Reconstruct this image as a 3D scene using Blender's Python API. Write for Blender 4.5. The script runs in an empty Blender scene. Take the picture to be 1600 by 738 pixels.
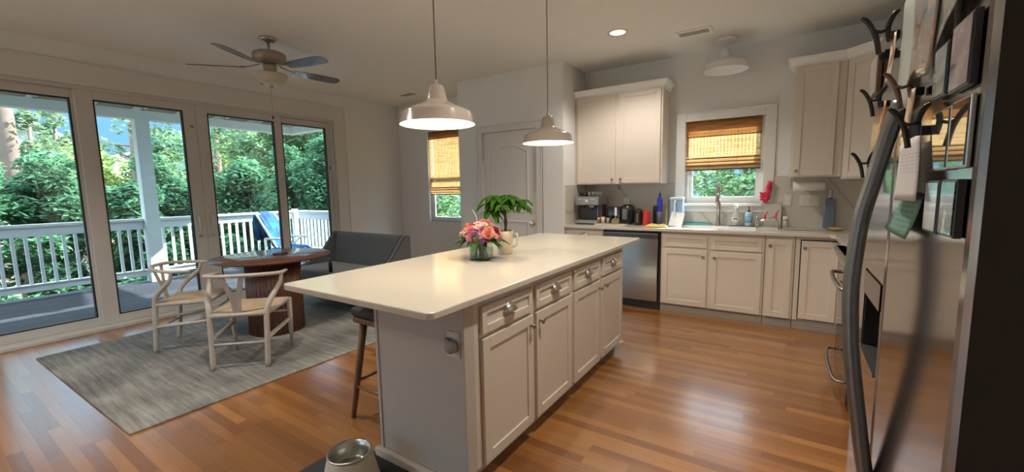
import bpy, bmesh, math, random
from mathutils import Vector, Matrix, Euler
random.seed(7)
S = bpy.context.scene
COL = S.collection
PI = math.pi
R = math.radians

# ------------------------------------------------------------------ materials
MATS = {}
def nodes(name):
    m = bpy.data.materials.new(name); m.use_nodes = True
    nt = m.node_tree
    return m, nt, nt.nodes['Principled BSDF']
def setc(b, c): b.inputs['Base Color'].default_value = (c[0], c[1], c[2], 1)
def mat(name, c, rough=.5, metal=0, spec=.5, bump=0, bscale=200, var=0, vscale=6, trans=0, emit=None, es=0, coat=0, sheen=0, ior=None):
    if name in MATS: return MATS[name]
    m, nt, b = nodes(name)
    setc(b, c); b.inputs['Roughness'].default_value = rough; b.inputs['Metallic'].default_value = metal
    b.inputs['Specular IOR Level'].default_value = spec
    b.inputs['Transmission Weight'].default_value = trans
    b.inputs['Coat Weight'].default_value = coat
    b.inputs['Sheen Weight'].default_value = sheen
    if ior: b.inputs['IOR'].default_value = ior
    if emit:
        b.inputs['Emission Color'].default_value = (*emit, 1); b.inputs['Emission Strength'].default_value = es
    tc = nt.nodes.new('ShaderNodeTexCoord')
    if var:
        n = nt.nodes.new('ShaderNodeTexNoise'); n.inputs['Scale'].default_value = vscale; n.inputs['Detail'].default_value = 4
        nt.links.new(tc.outputs['Object'], n.inputs['Vector'])
        mx = nt.nodes.new('ShaderNodeMix'); mx.data_type = 'RGBA'
        mx.inputs[6].default_value = (*[x*(1-var) for x in c], 1); mx.inputs[7].default_value = (*[min(1, x*(1+var)) for x in c], 1)
        nt.links.new(n.outputs['Fac'], mx.inputs[0]); nt.links.new(mx.outputs[2], b.inputs['Base Color'])
    if bump:
        n = nt.nodes.new('ShaderNodeTexNoise'); n.inputs['Scale'].default_value = bscale; n.inputs['Detail'].default_value = 3
        nt.links.new(tc.outputs['Object'], n.inputs['Vector'])
        bp = nt.nodes.new('ShaderNodeBump'); bp.inputs['Strength'].default_value = bump; bp.inputs['Distance'].default_value = .002
        nt.links.new(n.outputs['Fac'], bp.inputs['Height']); nt.links.new(bp.outputs['Normal'], b.inputs['Normal'])
    MATS[name] = m
    return m
def N(nt, t, **kw):
    n = nt.nodes.new(t)
    for k, v in kw.items(): setattr(n, k, v)
    return n
def math_n(nt, op, a, b=None, c=None):
    n = N(nt, 'ShaderNodeMath', operation=op)
    for i, v in enumerate((a, b, c)):
        if v is None: continue
        if isinstance(v, (int, float)): n.inputs[i].default_value = v
        else: nt.links.new(v, n.inputs[i])
    return n.outputs[0]
def ramp(nt, fac, stops):
    r = N(nt, 'ShaderNodeValToRGB'); cr = r.color_ramp
    while len(cr.elements) < len(stops): cr.elements.new(.5)
    for e, (p, c) in zip(cr.elements, stops): e.position = p; e.color = (*c, 1)
    nt.links.new(fac, r.inputs[0]); return r.outputs[0]
def plank_mat(name, width, length, stops, rough, axis='x', gap=.02, gapc=.35, grain=1.0, coat=0, spec=.5):
    m, nt, b = nodes(name)
    g = N(nt, 'ShaderNodeNewGeometry'); sp = N(nt, 'ShaderNodeSeparateXYZ'); nt.links.new(g.outputs['Position'], sp.inputs[0])
    u, v = (sp.outputs[0], sp.outputs[1]) if axis == 'x' else (sp.outputs[1], sp.outputs[0])
    row = math_n(nt, 'FLOOR', math_n(nt, 'DIVIDE', v, width))
    wn = N(nt, 'ShaderNodeTexWhiteNoise', noise_dimensions='1D'); nt.links.new(row, wn.inputs['W'])
    uo = math_n(nt, 'ADD', math_n(nt, 'DIVIDE', u, length), math_n(nt, 'MULTIPLY', wn.outputs['Value'], 7.3))
    ci = math_n(nt, 'FLOOR', uo)
    cb = N(nt, 'ShaderNodeCombineXYZ'); nt.links.new(row, cb.inputs[0]); nt.links.new(ci, cb.inputs[1])
    w2 = N(nt, 'ShaderNodeTexWhiteNoise', noise_dimensions='3D'); nt.links.new(cb.outputs[0], w2.inputs['Vector'])
    # grain
    cg = N(nt, 'ShaderNodeCombineXYZ')
    nt.links.new(math_n(nt, 'MULTIPLY', u, 2.2), cg.inputs[0]); nt.links.new(math_n(nt, 'MULTIPLY', v, 45.0), cg.inputs[1])
    nt.links.new(math_n(nt, 'MULTIPLY', w2.outputs['Value'], 30.0), cg.inputs[2])
    no = N(nt, 'ShaderNodeTexNoise'); no.inputs['Scale'].default_value = 1.0; no.inputs['Detail'].default_value = 5; no.inputs['Distortion'].default_value = .6
    nt.links.new(cg.outputs[0], no.inputs['Vector'])
    fac = math_n(nt, 'ADD', math_n(nt, 'MULTIPLY', w2.outputs['Value'], .62), math_n(nt, 'MULTIPLY', no.outputs['Fac'], .38*grain))
    col = ramp(nt, fac, stops)
    fr = math_n(nt, 'FRACT', math_n(nt, 'DIVIDE', v, width))
    e1 = math_n(nt, 'LESS_THAN', fr, gap)
    fu = math_n(nt, 'FRACT', uo); e2 = math_n(nt, 'LESS_THAN', fu, gap*width/length*.8)
    e = math_n(nt, 'MAXIMUM', e1, e2)
    mx = N(nt, 'ShaderNodeMix', data_type='RGBA', blend_type='MULTIPLY'); nt.links.new(e, mx.inputs[0]); nt.links.new(col, mx.inputs[6]); mx.inputs[7].default_value = (gapc, gapc, gapc, 1)
    nt.links.new(mx.outputs[2], b.inputs['Base Color'])
    b.inputs['Roughness'].default_value = rough; b.inputs['Coat Weight'].default_value = coat; b.inputs['Coat Roughness'].default_value = .2
    b.inputs['Specular IOR Level'].default_value = spec
    bp = N(nt, 'ShaderNodeBump'); bp.inputs['Strength'].default_value = .25; bp.inputs['Distance'].default_value = .001
    hh = math_n(nt, 'SUBTRACT', math_n(nt, 'MULTIPLY', no.outputs['Fac'], .3), e)
    nt.links.new(hh, bp.inputs['Height']); nt.links.new(bp.outputs['Normal'], b.inputs['Normal'])
    MATS[name] = m; return m
def wood_mat(name, c1, c2, rough=.4, scale=(1, 30, 30), coat=0):
    m, nt, b = nodes(name)
    tc = N(nt, 'ShaderNodeTexCoord'); mp = N(nt, 'ShaderNodeMapping'); mp.inputs['Scale'].default_value = scale
    nt.links.new(tc.outputs['Object'], mp.inputs[0])
    no = N(nt, 'ShaderNodeTexNoise'); no.inputs['Scale'].default_value = 3; no.inputs['Detail'].default_value = 5
    nt.links.new(mp.outputs[0], no.inputs['Vector'])
    nt.links.new(ramp(nt, no.outputs['Fac'], [(.3, c1), (.7, c2)]), b.inputs['Base Color'])
    b.inputs['Roughness'].default_value = rough; b.inputs['Coat Weight'].default_value = coat
    MATS[name] = m; return m

wall_m = mat('wall_paint', (.77, .77, .765), .75, bump=.15, bscale=300, spec=.25)
ceil_m = mat('ceiling_paint', (.82, .82, .80), .85, bump=.5, bscale=120, spec=.2)
trim_m = mat('trim_paint', (.86, .85, .83), .35)
cab_m = mat('cabinet_paint', (.72, .645, .565), .4)
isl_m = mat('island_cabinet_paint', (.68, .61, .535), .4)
floor_m = plank_mat('oak_strip_floor', .058, .85, [(.1, (.17, .060, .014)), (.45, (.265, .105, .024)), (.8, (.365, .160, .042)), (1, (.47, .24, .075))], .32, 'x', gap=.03, gapc=.55, coat=.8, spec=.6)
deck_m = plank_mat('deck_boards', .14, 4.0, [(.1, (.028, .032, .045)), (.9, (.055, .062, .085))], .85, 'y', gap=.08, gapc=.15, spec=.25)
frame_m = mat('door_frame_vinyl', (.58, .56, .53), .4)
gasket_m = mat('black_gasket', (.02, .02, .02), .6)
ext_white = mat('exterior_white_paint', (.70, .74, .75), .6)
steel_m = mat('brushed_nickel', (.62, .60, .56), .28, 1)
chrome_m = mat('chrome', (.8, .8, .8), .12, 1)
knob_m = mat('antique_nickel', (.38, .34, .29), .3, 1)
black_m = mat('black_plastic', (.015, .015, .017), .3)
blackg_m = mat('black_glass', (.008, .008, .009), .06)
cream_lamp = mat('pendant_enamel', (.36, .30, .25), .16, coat=.6)
lamp_in = mat('pendant_inner_enamel', (.80, .76, .66), .5)
white_m = mat('white_plastic', (.78, .78, .76), .35)
cloud_m = mat('grey_upholstery', (.095, .10, .105), .9, bump=.6, bscale=500, sheen=.3, var=.15, vscale=30)
pale_up = mat('seat_upholstery', (.13, .135, .14), .9, bump=.6, bscale=500, sheen=.3, var=.1)
chair_m = wood_mat('pale_washed_wood', (.43, .385, .34), (.52, .475, .43), .5, (10, 10, 2))
walnut_m = wood_mat('dark_walnut', (.085, .030, .018), (.17, .062, .036), .35, (2, 18, 18), coat=.3)
stool_m = wood_mat('stool_walnut', (.15, .072, .032), (.24, .12, .055), .4, (20, 20, 3))
cream_m = mat('cream_ceramic', (.70, .62, .48), .35)

def quartz():
    m, nt, b = nodes('cream_quartz')
    tc = N(nt, 'ShaderNodeTexCoord'); no = N(nt, 'ShaderNodeTexNoise'); no.inputs['Scale'].default_value = 60; no.inputs['Detail'].default_value = 6
    nt.links.new(tc.outputs['Object'], no.inputs['Vector'])
    nt.links.new(ramp(nt, no.outputs['Fac'], [(.3, (.60, .555, .475)), (.7, (.635, .59, .51))]), b.inputs['Base Color'])
    b.inputs['Roughness'].default_value = .12; b.inputs['Specular IOR Level'].default_value = .55
    MATS['quartz'] = m; return m
quartz_m = quartz()
def marble():
    m, nt, b = nodes('veined_backsplash')
    tc = N(nt, 'ShaderNodeTexCoord'); mp = N(nt, 'ShaderNodeMapping'); mp.inputs['Rotation'].default_value = (0, R(38), 0)
    nt.links.new(tc.outputs['Object'], mp.inputs[0])
    w = N(nt, 'ShaderNodeTexWave', wave_type='BANDS', bands_direction='X'); w.inputs['Scale'].default_value = .55; w.inputs['Distortion'].default_value = 1.6; w.inputs['Detail'].default_value = 3; w.inputs['Detail Scale'].default_value = 1.2
    nt.links.new(mp.outputs[0], w.inputs['Vector'])
    nt.links.new(ramp(nt, w.outputs['Fac'], [(0, (.46, .41, .36)), (.004, (.56, .515, .46)), (.03, (.60, .56, .50))]), b.inputs['Base Color'])
    b.inputs['Roughness'].default_value = .25
    MATS['marble'] = m; return m
marble_m = marble()
def glass_thin(name, tint=(1, 1, 1), r=.0):
    m = bpy.data.materials.new(name); m.use_nodes = True; nt = m.node_tree; nt.nodes.clear()
    o = N(nt, 'ShaderNodeOutputMaterial'); t = N(nt, 'ShaderNodeBsdfTransparent'); t.inputs[0].default_value = (*tint, 1)
    g = N(nt, 'ShaderNodeBsdfGlossy'); g.inputs['Roughness'].default_value = r
    ge = N(nt, 'ShaderNodeNewGeometry'); dt = N(nt, 'ShaderNodeVectorMath', operation='DOT_PRODUCT')
    nt.links.new(ge.outputs['Incoming'], dt.inputs[0]); nt.links.new(ge.outputs['Normal'], dt.inputs[1])
    cs_ = math_n(nt, 'ABSOLUTE', dt.outputs['Value'])
    fz = math_n(nt, 'ADD', math_n(nt, 'MULTIPLY', math_n(nt, 'POWER', math_n(nt, 'SUBTRACT', 1.0, cs_), 5.0), .95), .04)
    mx = N(nt, 'ShaderNodeMixShader'); nt.links.new(fz, mx.inputs[0]); nt.links.new(t.outputs[0], mx.inputs[1]); nt.links.new(g.outputs[0], mx.inputs[2])
    nt.links.new(mx.outputs[0], o.inputs[0]); MATS[name] = m; return m
pane_m = glass_thin('window_glass', (.90, .96, .95))
vase_m = glass_thin('vase_glass', (.86, .92, .90), .02)
water_m = glass_thin('water', (.80, .88, .84), .0)
def steel_brushed(name, c, rough, aniso_axis=2, spread=.05):
    m, nt, b = nodes(name)
    setc(b, c); b.inputs['Metallic'].default_value = 1
    tc = N(nt, 'ShaderNodeTexCoord'); mp = N(nt, 'ShaderNodeMapping'); sc = [400, 400, 400]; sc[aniso_axis] = 4; mp.inputs['Scale'].default_value = sc
    nt.links.new(tc.outputs['Object'], mp.inputs[0]); no = N(nt, 'ShaderNodeTexNoise'); no.inputs['Scale'].default_value = 1
    nt.links.new(mp.outputs[0], no.inputs['Vector'])
    nt.links.new(math_n(nt, 'ADD', math_n(nt, 'MULTIPLY', no.outputs['Fac'], spread), rough), b.inputs['Roughness'])
    MATS[name] = m; return m
fridge_m = steel_brushed('fridge_stainless', (.38, .36, .35), .10)
stain_m = steel_brushed('stainless', (.42, .40, .38), .22)
fridge_side = mat('fridge_side_charcoal', (.040, .032, .026), .7, spec=.25, bump=.5, bscale=250)
def rug_mat():
    m, nt, b = nodes('woven_rug')
    g = N(nt, 'ShaderNodeNewGeometry'); mp = N(nt, 'ShaderNodeMapping'); mp.inputs['Scale'].default_value = (2.2, 34, 1)
    nt.links.new(g.outputs['Position'], mp.inputs[0])
    n1 = N(nt, 'ShaderNodeTexNoise'); n1.inputs['Scale'].default_value = 1; n1.inputs['Detail'].default_value = 6; n1.inputs['Roughness'].default_value = .7; nt.links.new(mp.outputs[0], n1.inputs['Vector'])
    n2 = N(nt, 'ShaderNodeTexNoise'); n2.inputs['Scale'].default_value = 2.2; n2.inputs['Detail'].default_value = 5; nt.links.new(g.outputs['Position'], n2.inputs['Vector'])
    f = math_n(nt, 'ADD', math_n(nt, 'MULTIPLY', n1.outputs['Fac'], .55), math_n(nt, 'MULTIPLY', n2.outputs['Fac'], .45))
    nt.links.new(ramp(nt, f, [(.38, (.105, .105, .105)), (.5, (.20, .195, .18)), (.62, (.32, .31, .285))]), b.inputs['Base Color'])
    b.inputs['Roughness'].default_value = .95
    bp = N(nt, 'ShaderNodeBump'); bp.inputs['Strength'].default_value = .6; bp.inputs['Distance'].default_value = .004
    nt.links.new(n1.outputs['Fac'], bp.inputs['Height']); nt.links.new(bp.outputs['Normal'], b.inputs['Normal'])
    return m
rug_m = rug_mat()
def leaf_mat(name, c, trans=.35, hv=.35):
    m = bpy.data.materials.new(name); m.use_nodes = True; nt = m.node_tree; nt.nodes.clear()
    o = N(nt, 'ShaderNodeOutputMaterial'); d = N(nt, 'ShaderNodeBsdfDiffuse'); t = N(nt, 'ShaderNodeBsdfTranslucent')
    tc = N(nt, 'ShaderNodeTexCoord'); no = N(nt, 'ShaderNodeTexNoise'); no.inputs['Scale'].default_value = 1.7; no.inputs['Detail'].default_value = 4
    nt.links.new(tc.outputs['Object'], no.inputs['Vector'])
    a = [x*(1-hv) for x in c]; bb = [min(1, c[0]*(1+hv*1.5)), min(1, c[1]*(1+hv)), c[2]*(1+hv*.5)]
    cc = ramp(nt, no.outputs['Fac'], [(.35, a), (.65, bb)])
    nt.links.new(cc, d.inputs[0]); nt.links.new(cc, t.inputs[0])
    mx = N(nt, 'ShaderNodeMixShader'); mx.inputs[0].default_value = trans
    nt.links.new(d.outputs[0], mx.inputs[1]); nt.links.new(t.outputs[0], mx.inputs[2]); nt.links.new(mx.outputs[0], o.inputs[0])
    return m
def slat_mat(name, c1, c2, trans):
    m = bpy.data.materials.new(name); m.use_nodes = True; nt = m.node_tree; nt.nodes.clear()
    o = N(nt, 'ShaderNodeOutputMaterial'); d = N(nt, 'ShaderNodeBsdfDiffuse'); t = N(nt, 'ShaderNodeBsdfTranslucent')
    tc = N(nt, 'ShaderNodeTexCoord'); mp = N(nt, 'ShaderNodeMapping'); mp.inputs['Scale'].default_value = (4, 4, 160)
    nt.links.new(tc.outputs['Object'], mp.inputs[0]); no = N(nt, 'ShaderNodeTexNoise'); no.inputs['Scale'].default_value = 1; no.inputs['Detail'].default_value = 3
    nt.links.new(mp.outputs[0], no.inputs['Vector']); cc = ramp(nt, no.outputs['Fac'], [(.35, c1), (.65, c2)])
    nt.links.new(cc, d.inputs[0]); nt.links.new(cc, t.inputs[0])
    mx = N(nt, 'ShaderNodeMixShader'); mx.inputs[0].default_value = trans
    nt.links.new(d.outputs[0], mx.inputs[1]); nt.links.new(t.outputs[0], mx.inputs[2]); nt.links.new(mx.outputs[0], o.inputs[0])
    return m
slat_l = slat_mat('bamboo_slats_light', (.58, .31, .12), (.80, .54, .27), .55)
slat_d = slat_mat('bamboo_slats_dark', (.30, .12, .035), (.52, .25, .09), .5)
def emis(name, c, s):
    m = bpy.data.materials.new(name); m.use_nodes = True; nt = m.node_tree; nt.nodes.clear()
    o = N(nt, 'ShaderNodeOutputMaterial'); e = N(nt, 'ShaderNodeEmission'); e.inputs[0].default_value = (*c, 1); e.inputs[1].default_value = s
    nt.links.new(e.outputs[0], o.inputs[0]); return m
bulb_m = emis('lit_bulb', (1, .82, .55), 12)
can_m = emis('lit_recessed_lens', (1, .72, .38), 2.2)

# ------------------------------------------------------------------ mesh builder
class MB:
    def __init__(s): s.v = []; s.f = []; s.sm = []
    def add(s, vs, fs, smooth=False, M=None):
        o = len(s.v)
        for p in vs: s.v.append(tuple(M @ Vector(p)) if M is not None else tuple(p))
        for f in fs: s.f.append([i+o for i in f]); s.sm.append(smooth)
        return s
    def box(s, x0, x1, y0, y1, z0, z1, M=None):
        if x0 > x1: x0, x1 = x1, x0
        if y0 > y1: y0, y1 = y1, y0
        if z0 > z1: z0, z1 = z1, z0
        vs = [(x0,y0,z0),(x1,y0,z0),(x1,y1,z0),(x0,y1,z0),(x0,y0,z1),(x1,y0,z1),(x1,y1,z1),(x0,y1,z1)]
        return s.add(vs, [(0,3,2,1),(4,5,6,7),(0,1,5,4),(1,2,6,5),(2,3,7,6),(3,0,4,7)], False, M)
    def prism(s, pts, h0, h1, plane='xy', M=None, smooth=False):
        n = len(pts)
        def mk(a, b, h): return {'xy': (a, b, h), 'yz': (h, a, b), 'xz': (a, h, b)}[plane]
        vs = [mk(a, b, h0) for a, b in pts] + [mk(a, b, h1) for a, b in pts]
        o = len(s.v)
        for p in vs: s.v.append(tuple(M @ Vector(p)) if M is not None else tuple(p))
        s.f.append([o+i for i in range(n)][::-1]); s.sm.append(False)
        s.f.append([o+n+i for i in range(n)]); s.sm.append(False)
        for i in range(n): s.f.append([o+i, o+(i+1) % n, o+n+(i+1) % n, o+n+i]); s.sm.append(smooth)
        return s
    def lathe(s, prof, n=24, c=(0, 0, 0), M=None, smooth=True, cap=True):
        vs = []; fs = []
        for (r, z) in prof:
            for k in range(n):
                a = 2*PI*k/n; vs.append((c[0]+r*math.cos(a), c[1]+r*math.sin(a), c[2]+z))
        for i in range(len(prof)-1):
            for k in range(n):
                k2 = (k+1) % n; fs.append((i*n+k, i*n+k2, (i+1)*n+k2, (i+1)*n+k))
        s.add(vs, fs, smooth, M)
        if cap:
            o = len(s.v)-len(vs)
            if prof[0][0] > 1e-4: s.f.append([o+k for k in range(n)][::-1]); s.sm.append(False)
            if prof[-1][0] > 1e-4: s.f.append([o+(len(prof)-1)*n+k for k in range(n)]); s.sm.append(False)
        return s
    def cyl(s, a, b, r, r2=None, n=12, smooth=True):
        return s.tube([a, b], [r, r if r2 is None else r2], n, smooth)
    def tube(s, pts, rad, n=10, smooth=True, flat=1.0, closed=False, up=None):
        pts = [Vector(p) for p in pts]; m = len(pts)
        if not isinstance(rad, (list, tuple)): rad = [rad]*m
        vs = []; fs = []; prev = None
        for i, p in enumerate(pts):
            if closed: t = pts[(i+1) % m]-pts[i-1]
            else: t = (pts[min(i+1, m-1)]-pts[max(i-1, 0)])
            t.normalize()
            if up is not None: a = t.cross(Vector(up))
            elif prev is None: a = t.cross(Vector((0, 0, 1)) if abs(t.z) < .9 else Vector((0, 1, 0)))
            else: a = prev - t*prev.dot(t)
            if a.length < 1e-6: a = t.orthogonal()
            a.normalize(); prev = a; b = t.cross(a)
            for k in range(n):
                an = 2*PI*k/n; vs.append(p + a*math.cos(an)*rad[i] + b*math.sin(an)*rad[i]*flat)
        seg = m if closed else m-1
        for i in range(seg):
            j = (i+1) % m
            for k in range(n):
                k2 = (k+1) % n; fs.append((i*n+k, i*n+k2, j*n+k2, j*n+k))
        o = len(s.v); s.add(vs, fs, smooth)
        if not closed:
            s.f.append([o+k for k in range(n)][::-1]); s.sm.append(False)
            s.f.append([o+(m-1)*n+k for k in range(n)]); s.sm.append(False)
        return s
    def sphere(s, c, r, n=12, m=8, sc=(1, 1, 1), M=None):
        prof = [(r*math.sin(PI*i/m), -r*math.cos(PI*i/m)) for i in range(m+1)]
        prof[0] = (1e-5, -r); prof[-1] = (1e-5, r)
        T = Matrix.Translation(c) @ Matrix.Diagonal((*sc, 1))
        if M is not None: T = M @ T
        return s.lathe(prof, n, (0, 0, 0), T, True, False)
    def build(s, name, m, parent=None, bevel=0, seg=2, sub=0, loc=None, rot=None, solid=0):
        me = bpy.data.meshes.new(name); me.from_pydata(s.v, [], s.f); me.update()
        for p, q in zip(me.polygons, s.sm): p.use_smooth = q
        bm = bmesh.new(); bm.from_mesh(me); bmesh.ops.recalc_face_normals(bm, faces=bm.faces); bm.to_mesh(me); bm.free()
        o = bpy.data.objects.new(name, me); COL.objects.link(o)
        if m is not None: me.materials.append(m)
        if parent is not None: o.parent = parent
        if loc: o.location = loc
        if rot: o.rotation_euler = rot
        if solid:
            md = o.modifiers.new('solid', 'SOLIDIFY'); md.thickness = solid; md.offset = 0
        if bevel:
            md = o.modifiers.new('bevel', 'BEVEL'); md.width = bevel; md.segments = seg; md.limit_method = 'ANGLE'; md.angle_limit = R(40)
        if sub:
            md = o.modifiers.new('sub', 'SUBSURF'); md.levels = sub; md.render_levels = sub
        return o
def tag(o, label=None, cat=None, group=None, kind=None):
    if label: o['label'] = label
    if cat: o['category'] = cat
    if group: o['group'] = group
    if kind: o['kind'] = kind
    return o
def empty(name, loc=(0, 0, 0), rz=0, label=None, cat=None, group=None, kind=None):
    o = bpy.data.objects.new(name, None); COL.objects.link(o); o.location = loc; o.rotation_euler = (0, 0, rz); o.empty_display_size = .1
    return tag(o, label, cat, group, kind)
def struct(o): o['kind'] = 'structure'; return o
def kids(o): return [c for c in bpy.data.objects if c.parent == o]
def copy_tree(o, parent=None):
    c = o.copy(); COL.objects.link(c); c.parent = parent
    for ch in kids(o): copy_tree(ch, c)
    return c
def bez(p0, p1, p2, p3, n=10):
    out = []
    for i in range(n+1):
        t = i/n; out.append(tuple((1-t)**3*a+3*(1-t)**2*t*b+3*(1-t)*t*t*c+t**3*d for a, b, c, d in zip(p0, p1, p2, p3)))
    return out
def smooth_path(pts, n=6):
    out = []; P = [Vector(p) for p in pts]; m = len(P)
    for i in range(m-1):
        a = P[max(i-1, 0)]; b = P[i]; c = P[i+1]; d = P[min(i+2, m-1)]
        for k in range(n):
            t = k/n; out.append(.5*((2*b)+(c-a)*t+(2*a-5*b+4*c-d)*t*t+(3*b-a-3*c+d)*t**3))
    out.append(P[-1]); return out

# ------------------------------------------------------------------ room dimensions
CZ = 2.86; LX = -5.88; YW = 5.27; RX = 1.03; YB = -3.6
PX0, PX1, PY = -3.92, -2.285, 4.60      # pantry block
T = .14
# floor / ceiling
struct(MB().box(LX-T, RX+T, YB-T, YW+T, -.15, 0).build('floor', floor_m))
struct(MB().box(LX-T, RX+T, YB-T, YW+T, CZ, CZ+.15).build('ceiling', ceil_m))
# left wall with sliding-door opening y .30..3.96 z 0..2.47
DY0, DY1, DZ = .30, 3.975, 2.475
w = MB(); w.box(LX-T, LX, YB, DY0, 0, CZ); w.box(LX-T, LX, DY1, YW+T, 0, CZ); w.box(LX-T, LX, DY0, DY1, DZ, CZ)
struct(w.build('wall_left', wall_m))
# far wall with two windows
W1 = (-5.20, -4.38, .84, 2.36)     # small window
W2 = (-1.03, -.235, 1.165, 2.105)    # sink window
w = MB()
xs = [LX, W1[0], W1[1], W2[0], W2[1], RX+T]
w.box(LX, W1[0], YW, YW+T, 0, CZ); w.box(W1[1], W2[0], YW, YW+T, 0, CZ); w.box(W2[1], RX+T, YW, YW+T, 0, CZ)
for a, b, c, d in (W1, W2): w.box(a, b, YW, YW+T, 0, c); w.box(a, b, YW, YW+T, d, CZ)
struct(w.build('wall_far', wall_m))
struct(MB().box(RX, RX+T, YB, YW, 0, CZ).build('wall_right', wall_m))
# wall behind the viewer, with an unseen window added to bring in fill daylight
w = MB(); bw = (-5.4, -2.3, .15, 2.5)
w.box(LX-T, bw[0], YB-T, YB, 0, CZ); w.box(bw[1], RX+T, YB-T, YB, 0, CZ); w.box(bw[0], bw[1], YB-T, YB, 0, bw[2]); w.box(bw[0], bw[1], YB-T, YB, bw[3], CZ)
struct(w.build('wall_back', wall_m))
# pantry block: front wall with the door opening, and both side walls
D2 = (-3.50, -2.655, 2.125)
w = MB(); w.box(PX0, D2[0], PY, PY+.1, 0, CZ); w.box(D2[1], PX1, PY, PY+.1, 0, CZ); w.box(D2[0], D2[1], PY, PY+.1, D2[2], CZ)
w.box(PX0, PX0+.1, PY+.1, YW, 0, CZ); w.box(PX1-.1, PX1, PY+.1, YW, 0, CZ)
struct(w.build('wall_pantry', wall_m))
# baseboards
def baseboard(name, x0, x1, y0, y1): struct(MB().box(x0, x1, y0, y1, 0, .13).build(name, trim_m, bevel=.004))
baseboard('baseboard_left', LX, LX+.016, DY1+.19, YW)
baseboard('baseboard_far', LX+.016, PX0, YW-.016, YW)
baseboard('baseboard_pantry', PX0-.016, D2[0]-.1, PY-.016, PY)
baseboard('baseboard_pantry_side', PX0-.016, PX0, PY, YW-.016)
baseboard('baseboard_back', LX, RX, YB, YB+.016)
baseboard('baseboard_right', RX-.016, RX, YB+.016, .6)

# ------------------------------------------------------------------ sliding patio door
d1 = empty('door_1', (0, 0, 0)); struct(d1)
f = MB(); X0, X1 = LX-.13, LX-.005
f.box(X0, X1, DY0, DY0+.045, 0, DZ); f.box(X0, X1, DY1-.045, DY1, 0, DZ); f.box(X0, X1, DY0+.045, DY1-.045, DZ-.045, DZ)
f.box(X0, LX+.10, DY0+.045, DY1-.045, 0, .035)
f.box(X0+.05, X0+.06, DY0+.045, DY1-.045, .035, .055)
f.build('door_frame', frame_m, d1, bevel=.004)
cs = MB(); cs.box(LX, LX+.022, DY1-.01, DY1+.18, 0, DZ+.20); cs.box(LX, LX+.022, DY0-.18, DY0+.01, 0, DZ+.20); cs.box(LX, LX+.022, DY0+.01, DY1-.01, DZ-.01, DZ+.20)
cs.box(LX, LX+.03, DY1+.165, DY1+.185, 0, DZ+.21); cs.box(LX, LX+.03, DY0-.185, DY1+.185, DZ+.19, DZ+.21)
cs.build('door_casing', mat('door_casing_paint', (.66, .64, .61), .4), d1, bevel=.004)
def sash(y0, y1, xc, gl, gr, handle=None):
    p = MB(); z0, z1, zb, zt = .036, DZ-.046, .125, 2.345
    xa, xb = xc-.022, xc+.022
    p.box(xa, xb, y0, gl, z0, z1); p.box(xa, xb, gr, y1, z0, z1); p.box(xa, xb, gl, gr, z0, zb); p.box(xa, xb, gl, gr, zt, z1)
    o = p.build('sash', frame_m, d1, bevel=.003)
    g = MB()
    for (a, b, c, d) in ((gl, gl+.012, zb, zt), (gr-.012, gr, zb, zt), (gl, gr, zb, zb+.012), (gl, gr, zt-.012, zt)): g.box(xc-.024, xc+.0235, a, b, c, d)
    g.build('gasket', gasket_m, o)
    MB().box(xc-.004, xc+.004, gl, gr, zb, zt).build('pane', pane_m, o)
    if handle:
        h = MB(); h.box(xb, xb+.008, handle-.018, handle+.018, .86, 1.16)
        h.tube([(xb+.006, handle, .88), (xb+.05, handle, .90), (xb+.05, handle, 1.12), (xb+.006, handle, 1.14)], .011, 8)
        h.build('door_handle', frame_m, o)
    return o
sash(.345, 1.185, LX-.075, .46, 1.135)
sash(1.16, 2.165, LX-.03, 1.29, 2.04, handle=2.085)
sash(2.167, 3.17, LX-.03, 2.285, 3.07, handle=2.225)
sash(3.14, 3.93, LX-.075, 3.195, 3.86)
MB().box(LX-.012, LX+.004, 2.105, 2.135, 2.16, 2.185).build('latch', mat('latch_grey', (.30, .27, .24), .4), d1)
MB().box(LX-.057, LX-.049, 3.885, 3.905, 1.72, 1.77).build('latch', mat('latch_brown', (.12, .08, .06), .4), d1)

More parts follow.
